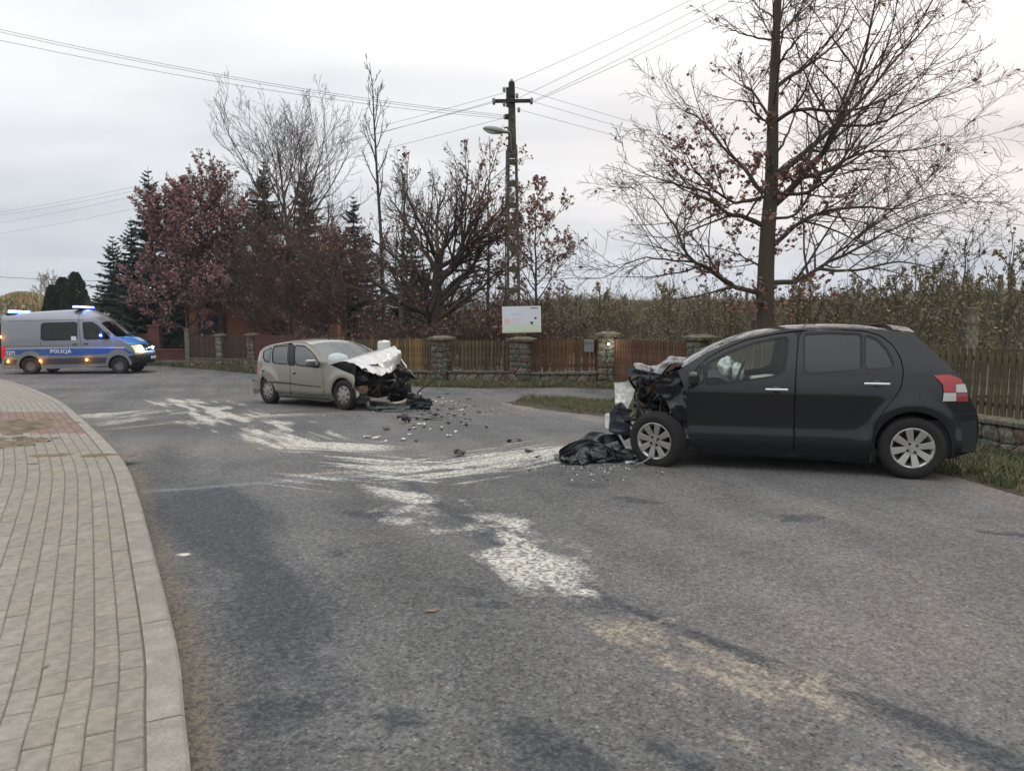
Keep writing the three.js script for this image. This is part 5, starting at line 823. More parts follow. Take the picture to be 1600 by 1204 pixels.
  // tail lamp in its coloured fields
  { const tl = part('tail_lamp', t), red = phys(0x9d0d16, .18, { clearcoat: 1 }), clear = phys(0xb9b4b2, .18, { clearcoat: 1 }), dim = phys(0x8a3036, .2, { clearcoat: 1 }), o = { off: .012, rim: .02, max: .05 };
    mesh('red_field', surface(T([[1367, 266], [1424, 262], [1468, 280], [1474, 296], [1448, 298], [1448, 326], [1405, 326], [1402, 300], [1388, 284]]), W, S, o), red, tl); mesh('reverse_field', surface(T([[1449, 298], [1480, 296], [1488, 320], [1488, 326], [1449, 326]]), W, S, o), clear, tl); mesh('white_field', surface(T([[1405, 328], [1449, 328], [1449, 358], [1401, 358]]), W, S, o), clear, tl); mesh('lower_field', surface(T([[1450, 328], [1489, 328], [1493, 359], [1450, 359]]), W, S, o), dim, tl); const m2 = part('tail_lamp', t); mesh('red_field', mirrorX(surface(T([[1367, 266], [1424, 262], [1468, 280], [1488, 326], [1493, 359], [1401, 358], [1405, 326], [1402, 300], [1388, 284]]), W, S, o)), red, m2); }
  { const p = T([[1440, 404], [1522, 396], [1520, 402], [1440, 410]]); both('bumper_joint', surface(p, W, S, { off: .003, rim: .003 }), blackPl, t); const w = resample(hatch.slice(2, 4), 3)[1]; mesh('rear_wiper', [box(.07, .05, .09, w.x - .1, w.y + .0, .0, .02), pipe([[w.x - .11, w.y + .03, 0], [w.x - .02, w.y + .12, .25]], .008, 5, 4)], blackPl, t); }
  // arches, floor, interior
  for (const [x, s] of [[ax, 1], [1.23, 1]]) { const g = new THREE.CylinderGeometry(.36, .36, 1.56, 32, 1, true, Math.PI * .5 - 1.9 + Math.PI / 2, 3.8); g.rotateX(Math.PI / 2); g.translate(x, .31, 0); if (x < 0) mesh('wheel_house', g, blackPl, t); }
  mesh('floor', [box(2.9, .08, 1.5, -.2, .24, 0), box(.06, .62, 1.44, .98, .58, 0), box(.5, .3, 1.5, -1.55, .42, 0), box(1.7, .16, .1, -.05, .24, .7), box(1.7, .16, .1, -.05, .24, -.7)], blackPl, t);
  seat(t, .1, -.36); seat(t, .1, .36); seat(t, -.78, 0, 1.25, true);
  { const d = crumpled((u, v) => { const z = (v - .5) * 1.4, a = u * 3.0; return [.62 + .26 * Math.cos(a * .9) , .72 + .24 * Math.sin(a), z]; }, 8, 12, .6); mesh('dashboard', d, seatCl, t); const st = new THREE.TorusGeometry(.18, .016, 8, 28); st.rotateY(Math.PI / 2); st.rotateZ(.4); st.translate(.42, .95, -.36); mesh('steering_wheel', st, blackPl, t); }
  const bag = (name, x, y, z, sx, sy, sz, seed) => { const g = new THREE.SphereGeometry(1, 26, 18), p = g.attributes.position; for (let i = 0; i < p.count; i++) { const a = p.getX(i), b = p.getY(i), c = p.getZ(i), k = 1 + .75 * (rnoise(a * 2.1 + seed, b * 2.1 + c * 1.7, seed) - .75); p.setXYZ(i, x + a * sx * k, y + b * sy * k, z + c * sz * k); } g.computeVertexNormals(); mesh(name, g, bagCl, t); };
  bag('airbag', .4, 1.0, -.36, .07, .1, .17, 3); bag('airbag', .5, 1.0, .34, .1, .13, .2, 5); bag('side_airbag', .12, .93, -.5, .2, .05, .06, 9);
  { const m = part('door_mirror', t), c = T([[505, 274]])[0]; const g = box(.1, .15, .2, c.x - .02, c.y, -.98, .045); mesh('housing', g, blackGl, m); mesh('mirror_glass', [box(.008, .115, .155, c.x - .072, c.y, -.98, .003)], phys(0x8a8478, .05, { metalness: .9 }), m); mesh('stalk', [box(.07, .05, .16, c.x - .0, c.y - .08, -.86, .02)], blackGl, m); const m2 = part('door_mirror', t); mesh('housing', mirrorX(g), blackGl, m2); }
  // wheels
  makeWheel(t, 'alloy', R, .19, ax, -.74, true, 0, { r: .198 }); makeWheel(t, 'alloy', R, .19, ax, .74, false, 0, { r: .198 });
  makeWheel(t, 'alloy', R, .19, 1.235, -.72, true, -.42, { r: .198, roll: .35, camber: .06, sink: .03 }); makeWheel(t, 'alloy', R, .19, 1.16, .72, false, .1, { r: .198, sink: .01 });
  both('mud_flap', box(.014, .12, .18, ax + .375, .2, -.735, .004), blackPl, t);
  // ---- wreckage of the front
  const Wc = (b, a, f, s) => (x, y) => b + a * (rnoise(x * f, y * f, s) - .6);
  const fend = T([[478, 262], [440, 262], [400, 278], [372, 284], [380, 318], [408, 352], [428, 392], [446, 430], [470, 500], [500, 532], [494, 480], [486, 400], [487, 335]]); mesh('crushed_fender', surface(fend, Wc(.77, .13, 2.6, 31), S, { rim: .01, max: .035 }), paint, t);
  mesh('crushed_fender', mirrorX(surface(fend, Wc(.72, .08, 5, 33), S, { rim: .01, max: .04 })), paint, t);
  const cowl = T([[470, 238]])[0];
  const hoodY = u => lerp(cowl.y + .03, cowl.y + .02, u) + .03 * Math.sin(u * Math.PI * .8) - .12 * sstep(.3, .6, u) + .05 * sstep(.65, 1, u);
  mesh('torn_bonnet', crumpled((u, v) => { const z = (v - .5) * 1.24 * (1 - .1 * u), k = rnoise(u * 4 + 2, v * 5, 41), e = Math.abs(v - .5) * 2; return [cowl.x - .06 + u * .62 * (1 - .14 * e * e) + .03 * (k - .6), hoodY(u) + .03 * (k - .6) - .1 * e * e * u * (v > .5 ? 1.4 : .5) + .035 * (1 - e * e), z]; }, 22, 30, .45), paint, t);
  mesh('bonnet_underside', crumpled((u, v) => { const z = (v - .5) * 1.18, k = rnoise(u * 5 + 8, v * 6, 43); return [cowl.x + .5 - .25 * u * u + .04 * (k - .6), hoodY(.95) - .02 - .17 * u + .05 * (k - .6), z]; }, 8, 24, .4), blackPl, t);
  mesh('bonnet_edge', surface(T([[264, 236], [300, 240], [345, 250], [402, 262], [372, 282], [340, 288], [302, 291], [284, 268]], () => .6), Wc(.6, .07, 4, 47), S, { rim: .01, max: .035 }), blackGl, t);
  mesh('cowl_panel', crumpled((u, v) => [cowl.x - .08 + u * .2, cowl.y - .03 - .05 * u + .03 * rnoise(u * 3, v * 5, 44), (v - .5) * 1.36], 5, 16), blackPl, t);
  mesh('bent_wiper', [pipe([[cowl.x + .0, cowl.y + .05, -.3], [cowl.x - .16, cowl.y + .16, -.1], [cowl.x - .2, cowl.y + .18, .25]], .01, 5, 8)], blackPl, t);
  mesh('engine_block', [box(.34, .42, .6, 1.16, .6, .05, .04), box(.26, .1, .4, 1.14, .86, .02, .03), cyl(.09, .09, .3, 14, 1.36, .5, -.2, 'z'), cyl(.06, .06, .2, 12, 1.3, .72, -.38, 'z'), box(.2, .22, .2, 1.15, .78, -.48, .02)], darkMetal, t);
  mesh('radiator', crumpled((u, v) => [1.44 + .07 * (rnoise(u * 3, v * 3, 51) - .5) + .06 * Math.sin(v * 5), .38 + u * .44, (v - .5) * 1.0], 10, 18), darkMetal, t);
  const r = mulberry(61);
  for (let k = 0; k < 34; k++) { const a = V3(1.05 + r() * .5, .42 + r() * .5, -.68 + r() * .4), b = a.clone().add(V3((r() - .5) * .4, (r() - .5) * .4, (r() - .3) * .4)), c = a.clone().lerp(b, .5).add(V3((r() - .5) * .2, (r() - .2) * .2, -.05)); mesh(k % 3 ? 'hose' : 'bracket', pipe([a, c, b], .008 + r() * .014, 6, 10), [blackPl, darkMetal, greyMetal, blackPl, rustMetal, blackPl, alu][k % 7], t); }
  for (let k = 0; k < 22; k++) { const g = rag({ seed: 70 + k, w: .12 + r() * .18, d: .06 + r() * .14, bend: .6, t: .005 }); g.rotateX(r() * 3); g.rotateZ(r() * 3); g.translate(1.08 + r() * .46, .45 + r() * .48, -.62 + r() * .45); mesh('bent_metal', g, [darkMetal, blackPl, greyMetal, blackPl, rustMetal][k % 5], t); }
  mesh('inner_wing', crumpled((u, v) => [1.0 + u * .5, .35 + v * .6 - .1 * u, -.26 - .08 * rnoise(u * 4, v * 4, 81)], 10, 10), blackPl, t);
  // white foam absorber, hanging bumper skin, lamp remains
  mesh('foam_absorber', surface(T([[228, 292], [262, 290], [290, 276], [300, 284], [306, 300], [298, 340], [282, 372], [276, 388], [256, 360], [248, 362], [232, 372]], () => .5), Wc(.5, .05, 7, 91), S, { rim: .07, max: .03 }), whitePl, t);
  mesh('hanging_bumper', surface(T([[256, 362], [284, 390], [287, 478], [250, 480], [216, 470], [208, 462], [214, 400], [232, 374]], () => .47), Wc(.47, .03, 4, 93), S, { rim: .03, max: .04 }), phys(0x252b36, .35, { clearcoat: .8, metalness: .3 }), t);
  mesh('lamp_shard', surface(T([[194, 405], [210, 399], [214, 430], [208, 458], [196, 450]], () => .46), Wc(.46, .02, 9, 95), S, { rim: .02, max: .03 }), whitePl, t);
  mesh('lower_valance', crumpled((u, v) => { const k = rnoise(u * 3, v * 4, 96); return [1.62 - .42 * u + .05 * k, .3 - .12 * v + .07 * (k - .5) + .05 * u, -.6 + .35 * v + .5 * u * (1 - v)]; }, 12, 10, .5), blackPl, t);
  mesh('sill_cover', [box(.12, .07, .05, 1.0, .23, -.72, .01)], greyMetal, t);
}

// ================================================================ SILVER HATCHBACK, front torn open
{
  const t = thing('silver_hatchback', 'silver beige hatchback with buckled bonnet and torn off front', 'car'); placeCar(t, -3.72, 15.4, .793, -.61);
  const sideGlass = new THREE.MeshPhysicalMaterial({ color: 0xc4d4d6, roughness: .03, transmission: 1, thickness: 0, ior: 2.3 }); const paint = phys(0x9c978c, .34, { metalness: .65, clearcoat: .7, clearcoatRoughness: .12 }), bare = phys(0xb9b8b6, .4, { metalness: .5, clearcoat: .4 }), S = 1, ax = 1.22, R = .288;
  const W = (x, y) => { let w = .815; const k = y - .7; w -= k > 0 ? .14 * k * k + (y > .9 ? .36 * (y - .9) ** 1.25 : 0) : .16 * k * k; if (y < .3) w -= .8 * (.3 - y) ** 1.3; if (x < -1.1) w -= .09 * (Math.min(.6, -1.1 - x) / .6) ** 2; if (x > 1.0) w -= .16 * (x - 1) ** 2; for (const c of [ax, -ax]) { const a = Math.hypot(x - c, y - .29); w += .018 * Math.exp(-(((a - .38) / .09) ** 2)); } return w; };
  const z4 = ([u, v]) => [380 + u / 8.6, 510 + v / 8.6], z2 = ([u, v]) => [360 + u / 4, 500 + v / 4], z9 = ([u, v]) => [540 + u / 10.04, 540 + v / 10.04], T = (p, w = W, c = z4) => trace(t, p, w, S, c);
  const both = (name, g, m, parent) => { mesh(name, g, m, parent); mesh(name, mirrorX(g), m, parent); };
  const rear = T([[150, 905], [128, 830], [140, 740], [165, 640], [186, 540], [200, 430], [226, 335]]), rail = T([[280, 280], [380, 243], [520, 216], [640, 206], [760, 206], [840, 216], [900, 243]]), pil = T([[960, 300], [1030, 390], [1100, 470], [1160, 512]]), fenT = T([[1300, 577], [1400, 617], [1480, 650], [1498, 720], [1488, 800], [1450, 850]]);
  const fa = arch(ax, .29, .335, .35, Math.PI + .35, 22), ba = arch(-ax, .29, .33, -.2, Math.PI + .2, 22), sill = T([[1120, 1015], [900, 985], [650, 965], [470, 950]]);
  const dF = chaikin(T([[652, 222], [760, 216], [835, 226], [890, 253], [945, 312], [1012, 402], [1055, 480], [1066, 570], [1076, 760], [1078, 928], [860, 915], [642, 900], [634, 740], [634, 520]]), 2, .12), dR = chaikin(T([[628, 520], [628, 740], [635, 900], [500, 886], [430, 860], [372, 800], [320, 735], [262, 640], [246, 560], [243, 480], [252, 340], [300, 290], [400, 258], [646, 232]]), 2, .14);
  const hole = chaikin(T([[400, 253], [646, 217], [760, 211], [838, 220], [895, 248], [951, 307], [1018, 397], [1061, 478], [1071, 570], [1081, 760], [1084, 934], [860, 921], [500, 892], [426, 866], [367, 805], [314, 739], [256, 642], [240, 560], [237, 480], [246, 336], [296, 284]]), 2, .12);
  both('body_side', surface([...rear, ...rail, ...pil, ...fenT, ...fa, ...sill, ...ba], W, S, { holes: [hole], max: .08 }), paint, t);
  both('door_frame_inner', surface(T([[1060, 580], [1076, 930], [640, 905], [430, 870], [260, 640], [250, 500], [640, 540]]), (x, y) => W(x, y) - .035, S, { rim: 0, max: .2 }), blackPl, t);
  const wF = chaikin(T([[692, 250], [820, 262], [890, 315], [965, 395], [1028, 500], [1010, 552], [690, 517]]), 2, .1), wR = chaikin(T([[402, 268], [602, 252], [602, 510], [392, 490]]), 2, .08), wQ = chaikin(T([[292, 296], [388, 270], [368, 480], [282, 462], [262, 415], [268, 345]]), 2, .12);
  for (const [nm, pts, wins] of [['front_door', dF, [wF]], ['rear_door', dR, [wR, wQ]]]) for (const s of [1, -1]) {
    const d = part(nm, t), f = g => s > 0 ? g : mirrorX(g);
    mesh('door_skin', f(surface(pts, W, S, { holes: wins.map(w => grow2(w, .014)), max: .08 })), paint, d);
    for (const w of wins) { mesh('window_seal', f(surface(grow2(w, .016), W, S, { holes: [grow2(w, -.008)], off: -.004, rim: .012 })), blackPl, d); mesh('window_pane', f(surface(w, (x, y) => W(x, y) - .012, S, { rim: 0, max: .15 })), sideGlass, d); }
    const h = T(nm === 'front_door' ? [[682, 625]] : [[270, 590]])[0]; const cup = new THREE.SphereGeometry(1, 14, 8); cup.scale(.055, .03, .012); cup.translate(h.x, h.y, W(h.x, h.y)); mesh('handle_recess', f(cup), blackPl, d); mesh('door_handle', f(box(.1, .022, .022, h.x, h.y + .012, W(h.x, h.y) + .012, .008)), paint, d);
    const ml = nm === 'front_door' ? T([[638, 756], [840, 784], [1040, 802], [1040, 814], [840, 800], [638, 776]]) : T([[300, 735], [460, 738], [630, 755], [630, 775], [460, 762], [306, 750]]); mesh('side_moulding', f(surface(ml, W, S, { off: .014, rim: .016 })), std(0x3b3a38, .7), d);
  }
  both('b_pillar', surface(T([[604, 240], [690, 240], [692, 530], [604, 522]]), W, S, { off: .002, rim: .003 }), blackPl, t);
  const top = resample([rear[5], rear[6], ...rail], 26);
  mesh('roof', sweepTop(top.slice(4), W, f => .06 * sstep(-.2, .3, f)), paint, t); mesh('rear_window', sweepTop(top.slice(0, 5), W, .04), glassTint, t); mesh('tailgate', sweepTop(resample(rear.slice(1, 6), 10), W, .07), paint, t);
  mesh('windscreen', sweepTop(resample([rail[6], ...pil], 12), W, .1, { inset: .02 }), new THREE.MeshPhysicalMaterial({ color: 0xcfe0e0, roughness: .08, transmission: 1, thickness: 0, ior: 2.0 }), t);
  { const p = rail[5]; mesh('roof_aerial', [cyl(.018, .03, .05, 10, p.x - .08, p.y + .085, 0)], blackPl, t); }
  mesh('floor', [box(2.5, .08, 1.44, -.25, .24, 0), box(.06, .6, 1.4, .72, .56, 0), box(.4, .4, 1.3, -1.5, .45, 0), box(1.6, .14, .1, 0, .24, .68), box(1.6, .14, .1, 0, .24, -.68)], blackPl, t);
  for (const x of [-ax]) { const g = new THREE.CylinderGeometry(.345, .345, 1.5, 28, 1, true, Math.PI / 2 - 1.9 + Math.PI / 2, 3.8); g.rotateX(Math.PI / 2); g.translate(x, .29, 0); mesh('wheel_house', g, blackPl, t); }
  seat(t, 0, -.35); seat(t, 0, .35); seat(t, -.85, 0, 1.2, true);
  mesh('dashboard', crumpled((u, v) => [.48 + .24 * Math.cos(u * 2.8), .68 + .24 * Math.sin(u * 3), (v - .5) * 1.34], 8, 10, .6), seatCl, t);
  { const g = new THREE.SphereGeometry(1, 24, 16), p = g.attributes.position; for (let i = 0; i < p.count; i++) { const k = 1 + .3 * (rnoise(p.getX(i) * 2, p.getY(i) * 2 + p.getZ(i), 4) - .7); p.setXYZ(i, .5 + p.getX(i) * .12 * k, .98 + p.getY(i) * .1 * k, .32 + p.getZ(i) * .24 * k); } g.computeVertexNormals(); mesh('airbag', g, bagCl, t); const st = new THREE.TorusGeometry(.18, .016, 8, 26); st.rotateY(Math.PI / 2); st.rotateZ(.4); st.translate(.32, .92, -.35); mesh('steering_wheel', st, blackPl, t); }
  for (const s of [1, -1]) { const m = part('door_mirror', t), c = T([[900, 500]], () => .95)[0], f = g => s > 0 ? g : mirrorX(g); mesh('housing', f(box(.11, .13, .2, c.x, c.y, .95, .05)), phys(0x4a4946, .4, { clearcoat: .5 }), m); mesh('cap', f(box(.1, .05, .18, c.x + .008, c.y + .055, .95, .024)), bare, m); mesh('mirror_glass', f(box(.006, .1, .15, c.x - .056, c.y, .95, .002)), phys(0x8f9496, .05, { metalness: .9 }), m); mesh('stalk', f(box(.07, .06, .14, c.x + .05, c.y - .05, .83, .025)), blackPl, m); }
  both('tail_lamp', surface(T([[166, 520], [182, 530], [180, 600], [172, 640], [158, 600]]), W, S, { off: .008, rim: .012 }), phys(0x8e1a1a, .2, { clearcoat: 1 }), t); both('rear_bumper_strip', surface(T([[124, 720], [142, 715], [140, 735], [122, 740]]), W, S, { off: .01 }), blackPl, t);
  const cap = std(0x8f8c84, .55, .35);
  makeWheel(t, 'steel', R, .175, -ax, .72, false, 0, { r: .19, capMat: cap }); makeWheel(t, 'steel', R, .175, -ax, -.72, true, 0, { r: .19, capMat: cap }); makeWheel(t, 'steel', R, .175, ax, .72, false, .05, { r: .19, capMat: cap }); makeWheel(t, 'steel', R, .175, ax - .05, -.72, true, .1, { r: .19, capMat: cap });
  // ---- buckled bonnet: three traced lines across the car, skinned and dented
  const line = (p, z) => T(p, () => z * 1, z2).map(q => V3(q.x, q.y, z)), L3 = [line([[622, 277], [700, 258], [770, 268], [850, 318], [920, 352]], .6), line([[730, 246], [810, 222], [880, 222], [940, 262], [985, 330]], .05), line([[836, 210], [930, 184], [1030, 170], [1066, 200], [1054, 296]], -.58)].map(l => new THREE.CatmullRomCurve3(l));
  const fix = (a, b, c, k) => { const q = (1 - k) * (1 - k), m = 2 * k * (1 - k), e = k * k, mid = b.clone().multiplyScalar(2).addScaledVector(a, -.5).addScaledVector(c, -.5); return a.clone().multiplyScalar(q).addScaledVector(mid, m).addScaledVector(c, e); };
  mesh('buckled_bonnet', crumpled((u, v) => { const p = fix(L3[0].getPoint(u), L3[1].getPoint(u), L3[2].getPoint(u), v), k = rnoise(u * 3.2 + 1, v * 3.4, 141), k2 = rnoise(u * 8, v * 7, 143), a = sstep(.15, .6, u); p.y += (.11 * (k - .62) + .03 * (k2 - .6)) * a; p.x += .06 * (k - .6) * a; return [p.x, p.y, p.z]; }, 34, 34, .42), bare, t);
  // ---- opened front
  mesh('engine_block', [box(.4, .42, .7, 1.05, .58, -.05, .04), box(.3, .1, .4, 1.02, .82, 0, .03), cyl(.1, .1, .3, 14, 1.3, .48, .2, 'z'), cyl(.07, .07, .24, 12, 1.28, .68, -.1, 'z'), box(.2, .24, .2, .98, .76, .46, .02)], darkMetal, t);
  mesh('radiator', crumpled((u, v) => [1.42 + .08 * (rnoise(u * 3, v * 3, 151) - .5) - .1 * Math.abs(v - .4), .34 + u * .42, (v - .5) * 1.1], 10, 18), darkMetal, t);
  mesh('lock_carrier', [pipe([[1.42, .82, .55], [1.5, .84, .2], [1.44, .8, -.2], [1.38, .84, -.55]], .03, 8, 24)], blackPl, t); mesh('inner_wing', crumpled((u, v) => [.75 + u * .6, .4 + v * .5, .56 + .05 * rnoise(u * 4, v * 4, 152)], 8, 8), blackPl, t); mesh('inner_wing', crumpled((u, v) => [.75 + u * .6, .4 + v * .5, -.56 + .05 * rnoise(u * 4, v * 4, 153)], 8, 8), blackPl, t);
  { const q = T([[1056, 236], [1080, 268], [1097, 292], [1098, 340], [1092, 400]], () => -.66, z2).map(p => [p.x, p.y, -.66]); mesh('bent_wing_edge', pipe(q, .022, 6, 20), bare, t); const p2 = T([[850, 505], [862, 540], [890, 566], [940, 572]], () => .5, z2).map(p => [p.x, Math.max(.04, p.y), .5]); mesh('bumper_end', pipe(p2, .045, 8, 16), greyMetal, t); }
  const r = mulberry(161);
  for (let k = 0; k < 26; k++) { const a = V3(1.0 + r() * .6, .22 + r() * .6, -.55 + r() * 1.15), b = a.clone().add(V3((r() - .4) * .5, (r() - .6) * .4, (r() - .5) * .5)), c = a.clone().lerp(b, .5).add(V3((r() - .3) * .25, (r() - .4) * .25, (r() - .5) * .2)); for (const q of [a, b, c]) q.y = Math.max(.04, q.y); mesh(k % 3 ? 'hose' : 'bracket', pipe([a, c, b], .008 + r() * .016, 6, 10), [blackPl, blackPl, darkMetal, greyMetal, blackPl, rustMetal][k % 6], t); }
  for (let k = 0; k < 22; k++) { const g = rag({ seed: 170 + k, w: .18 + r() * .25, d: .1 + r() * .18, bend: .5, t: .006 }); g.rotateX(r() * 3); g.rotateZ(r() * 3); g.translate(1.08 + r() * .58, .28 + r() * .5, -.55 + r() * 1.1); mesh('bent_metal', g, [darkMetal, blackPl, blackPl, greyMetal, rustMetal, blackPl][k % 6], t); }
  both('headlamp_socket', surface(T([[120, 470], [260, 470], [300, 500], [340, 540], [300, 570], [240, 555], [160, 500]], () => .66, z9), (x, y) => .66 + .05 * (rnoise(x * 6, y * 6, 154) - .5), S, { rim: .06, max: .04 }), blackPl, t);
  mesh('torn_bumper_corner', surface(T([[125, 655], [240, 625], [330, 628], [350, 700], [330, 760], [210, 745], [180, 700]], () => .7, z9), (x, y) => .7 + .06 * (rnoise(x * 6, y * 6, 155) - .5), S, { rim: .03, max: .04 }), rustMetal, t); mesh('lower_bumper', surface(T([[100, 870], [205, 770], [330, 775], [400, 830], [330, 890], [180, 905]], () => .7, z9), (x, y) => .7 + .05 * (rnoise(x * 5, y * 5, 156) - .5), S, { rim: .03, max: .04 }), blackPl, t);
  mesh('bumper_skin', surface(T([[45, 690], [125, 660], [205, 745], [200, 790], [110, 870], [70, 800]], () => .74, z9), (x, y) => .74 - .1 * (x - 1.4) + .03 * (rnoise(x * 5, y * 5, 157) - .5), S, { rim: .02, max: .04 }), paint, t);
}

// ================================================================ POLICE VAN
const font = await new FontLoader().loadAsync('fonts/droid/droid_sans_bold.typeface.json');
{
  const t = thing('police_van', 'silver and blue police van with flashing blue lights', 'van'); placeCar(t, -18.3, 31.5, .99, .11);
  const S = 1, R = .355, paint = phys(0x808389, .36, { metalness: .55, clearcoat: .6 }), blue = phys(0x1d4f92, .4, { clearcoat: .5 }), clad = std(0x35363a, .7), white = std(0xd5d8db, .5);
  const W = (x, y) => { let w = .985; w -= .02 * (y - .9) ** 2; if (y > 1.25) w -= .075 * (y - 1.25) ** 1.4; if (y > 2.2) w -= .9 * (y - 2.2) ** 1.6; if (x > 2.0) w -= .24 * (Math.min(1, (x - 2.0) / .8)) ** 2; if (x < -2.9) w -= .06 * Math.min(1, (-2.9 - x) / .4) ** 2; return w; };
  const k = 1 / 9.264, zA = ([u, v]) => [u * k, 470 + v * k], zB = ([u, v]) => [130 + u * k, 470 + v * k], A = (...p) => trace(t, p, W, S, zA), B = (...p) => trace(t, p, W, S, zB);
  const both = (name, g, m, parent = t) => { mesh(name, g, m, parent); mesh(name, mirrorX(g), m, parent); };
  const ax = B([512, 915])[0].x, ar = A([432, 962])[0].x;
  const topE = A([20, 228], [100, 214], [300, 194], [600, 172], [900, 156], [1150, 150]), roofF = B([30, 168], [130, 235]), pil = B([240, 325], [350, 425], [460, 522]), hoodE = B([560, 578], [650, 632]), nose = B([700, 690], [735, 750], [690, 790]);
  const aF = arch(ax, .36, .42, .25, Math.PI + .15, 20), aR = arch(ar, .36, .42, -.15, Math.PI + .15, 20), sill = [...B([330, 945]), ...A([1000, 972], [600, 985])], rear = A([290, 985], [28, 985], [14, 700], [8, 480]);
  const body = [...topE, ...roofF, ...pil, ...hoodE, ...nose, ...aF, ...sill, ...aR, ...rear];
  const winS = chaikin(A([596, 322], [1110, 309], [1110, 562], [598, 572]), 1, .06), winD = chaikin([...A([1193, 309]), ...B([130, 308], [190, 345], [300, 445], [392, 545]), ...A([1216, 560])], 1, .08);
  both('body_side', surface(body, W, S, { holes: [winS, winD], max: .22 }), paint);
  const win2 = new THREE.MeshPhysicalMaterial({ color: 0x353c40, roughness: .04, transmission: 1, thickness: 0 });
  both('side_window', surface(winS, (x, y) => W(x, y) - .006, S, { rim: 0, max: .3 }), win2); both('door_window', surface(winD, (x, y) => W(x, y) - .006, S, { rim: 0, max: .3 }), win2);
  both('window_seal', surface(grow2(winS, .02), W, S, { holes: [grow2(winS, -.03)], off: .003, rim: .006 }), blackPl); both('window_seal', surface(grow2(winD, .015), W, S, { holes: [grow2(winD, -.02)], off: .003, rim: .006 }), blackPl);
  both('rear_panel', surface(chaikin(A([90, 372], [585, 335], [585, 560], [98, 582]), 2, .1), W, S, { off: .012, rim: .014, max: .25 }), paint);
  const seam = (p) => both('panel_joint', surface(p, W, S, { off: .002, rim: .002 }), blackPl);
  seam(A([1150, 165], [1156, 165], [1168, 640], [1176, 820], [1170, 820], [1162, 640])); seam(A([588, 340], [593, 340], [596, 810], [591, 810])); seam(A([60, 655], [1100, 640], [1100, 644], [60, 659])); seam([...A([100, 290], [1200, 268]), ...A([1200, 272], [100, 294])]);
  // livery
  both('blue_stripe', surface([...A([80, 706], [300, 702], [600, 694], [1204, 687]), ...B([300, 686], [600, 686], [735, 762], [660, 768], [610, 722], [550, 697], [480, 694], [410, 716], [350, 762]), ...A([1204, 786], [900, 788], [580, 790], [530, 745], [470, 722], [400, 722], [330, 742], [280, 778], [80, 784])], W, S, { off: .004, rim: .004, max: .25 }), blue);
  both('check_strip', surface([...A([80, 690], [600, 678], [1204, 670]), ...B([590, 668], [598, 682]), ...A([1204, 682], [600, 690], [80, 702])], W, S, { off: .004, rim: .004, max: .3 }), white);
  for (let i = 0; i < 44; i++) { const u = 95 + i * 34; if (u > 1780) break; const v = lerp(690, 671, clamp((u - 80) / 1124)); mesh('check', surface(A([u, v], [u + 16, v], [u + 16, v + 11], [u, v + 11]), W, S, { off: .006, rim: .002 }), blue, t); }
  const write = (s, a, b, h) => { const g = new TextGeometry(s, { font, size: 1, depth: .004, curveSegments: 4 }); g.computeBoundingBox(); const bb = g.boundingBox, sx = (b.x - a.x) / (bb.max.x - bb.min.x); g.translate(-bb.min.x, -bb.min.y, 0); g.scale(sx, h / (bb.max.y - bb.min.y), 1); g.translate(a.x, a.y, W((a.x + b.x) / 2, a.y) + .006); return g; };
  const [p0, p1, p2] = A([728, 768], [1028, 760], [728, 702]); mesh('lettering', write('POLICJA', p0, p1, p2.y - p0.y), white, t); const [q0, q1, q2] = A([86, 778], [208, 776], [86, 726]); mesh('lettering', write('T271', q0, q1, q2.y - q0.y), white, t);
  both('lower_cladding', surface([...A([600, 838], [1204, 822]), ...B([335, 820], [338, 900]), ...A([600, 922])], W, S, { off: .015, rim: .018, max: .3 }), clad); both('lower_cladding', surface(A([60, 850], [270, 850], [268, 920], [60, 930]), W, S, { off: .012, rim: .014 }), clad); both('moulding', surface([...A([596, 812], [1204, 796]), ...B([340, 792], [340, 808]), ...A([1204, 812], [598, 828])], W, S, { off: .012, rim: .014, max: .3 }), paint);
  for (const [c, y] of [[ar, .36], [ax, .36]]) { const o = arch(c, y, .52, .05, Math.PI - .05, 18), i = arch(c, y, .425, Math.PI - .05, .05, 18); both('arch_flare', surface([...o, ...i], W, S, { off: .02, rim: .022 }), paint); }
  const amb = new THREE.Color(0xffa018);
  for (const p of A([120, 875], [588, 866], [1256, 850])) { bulb(t, 'side_marker', cyl(.05, .05, .03, 12, p.x, p.y, W(p.x, p.y) + .025, 'z'), amb, [2.2, .4], V3(p.x, p.y, W(p.x, p.y) + .12), .05); }
  both('door_handle', (() => { const [a, b] = A([1080, 626], [1240, 622]); return mergeGeometries([box(.16, .04, .04, a.x, a.y, W(a.x, a.y) + .015), box(.16, .04, .04, b.x, b.y, W(b.x, b.y) + .015)].map(g => g.toNonIndexed())); })(), blackPl);
  { const [a] = A([1062, 540]); mesh('white_sticker', [box(.2, .16, .006, a.x, a.y, W(a.x, a.y) + .008)], white, t); }
  // roof, windscreen, bonnet, front
  mesh('roof', sweepTop(resample([...topE, roofF[0]], 20), W, .09), paint, t); mesh('roof_front', sweepTop(resample([roofF[0], roofF[1], pil[0]], 8), W, .14), paint, t);
  mesh('windscreen', sweepTop(resample(pil, 8), W, .16, { inset: .03 }), new THREE.MeshPhysicalMaterial({ color: 0xb9cfca, roughness: .05, transmission: 1, thickness: 0 }), t);
  const ap = pil.map(p => V3(p.x, p.y, W(p.x, p.y) - .02)); both('a_pillar', pipe([V3(roofF[1].x, roofF[1].y, W(roofF[1].x, roofF[1].y) - .02), ...ap, ...hoodE.map(p => V3(p.x, p.y, W(p.x, p.y) - .02))], .03, 6, 20), paint);
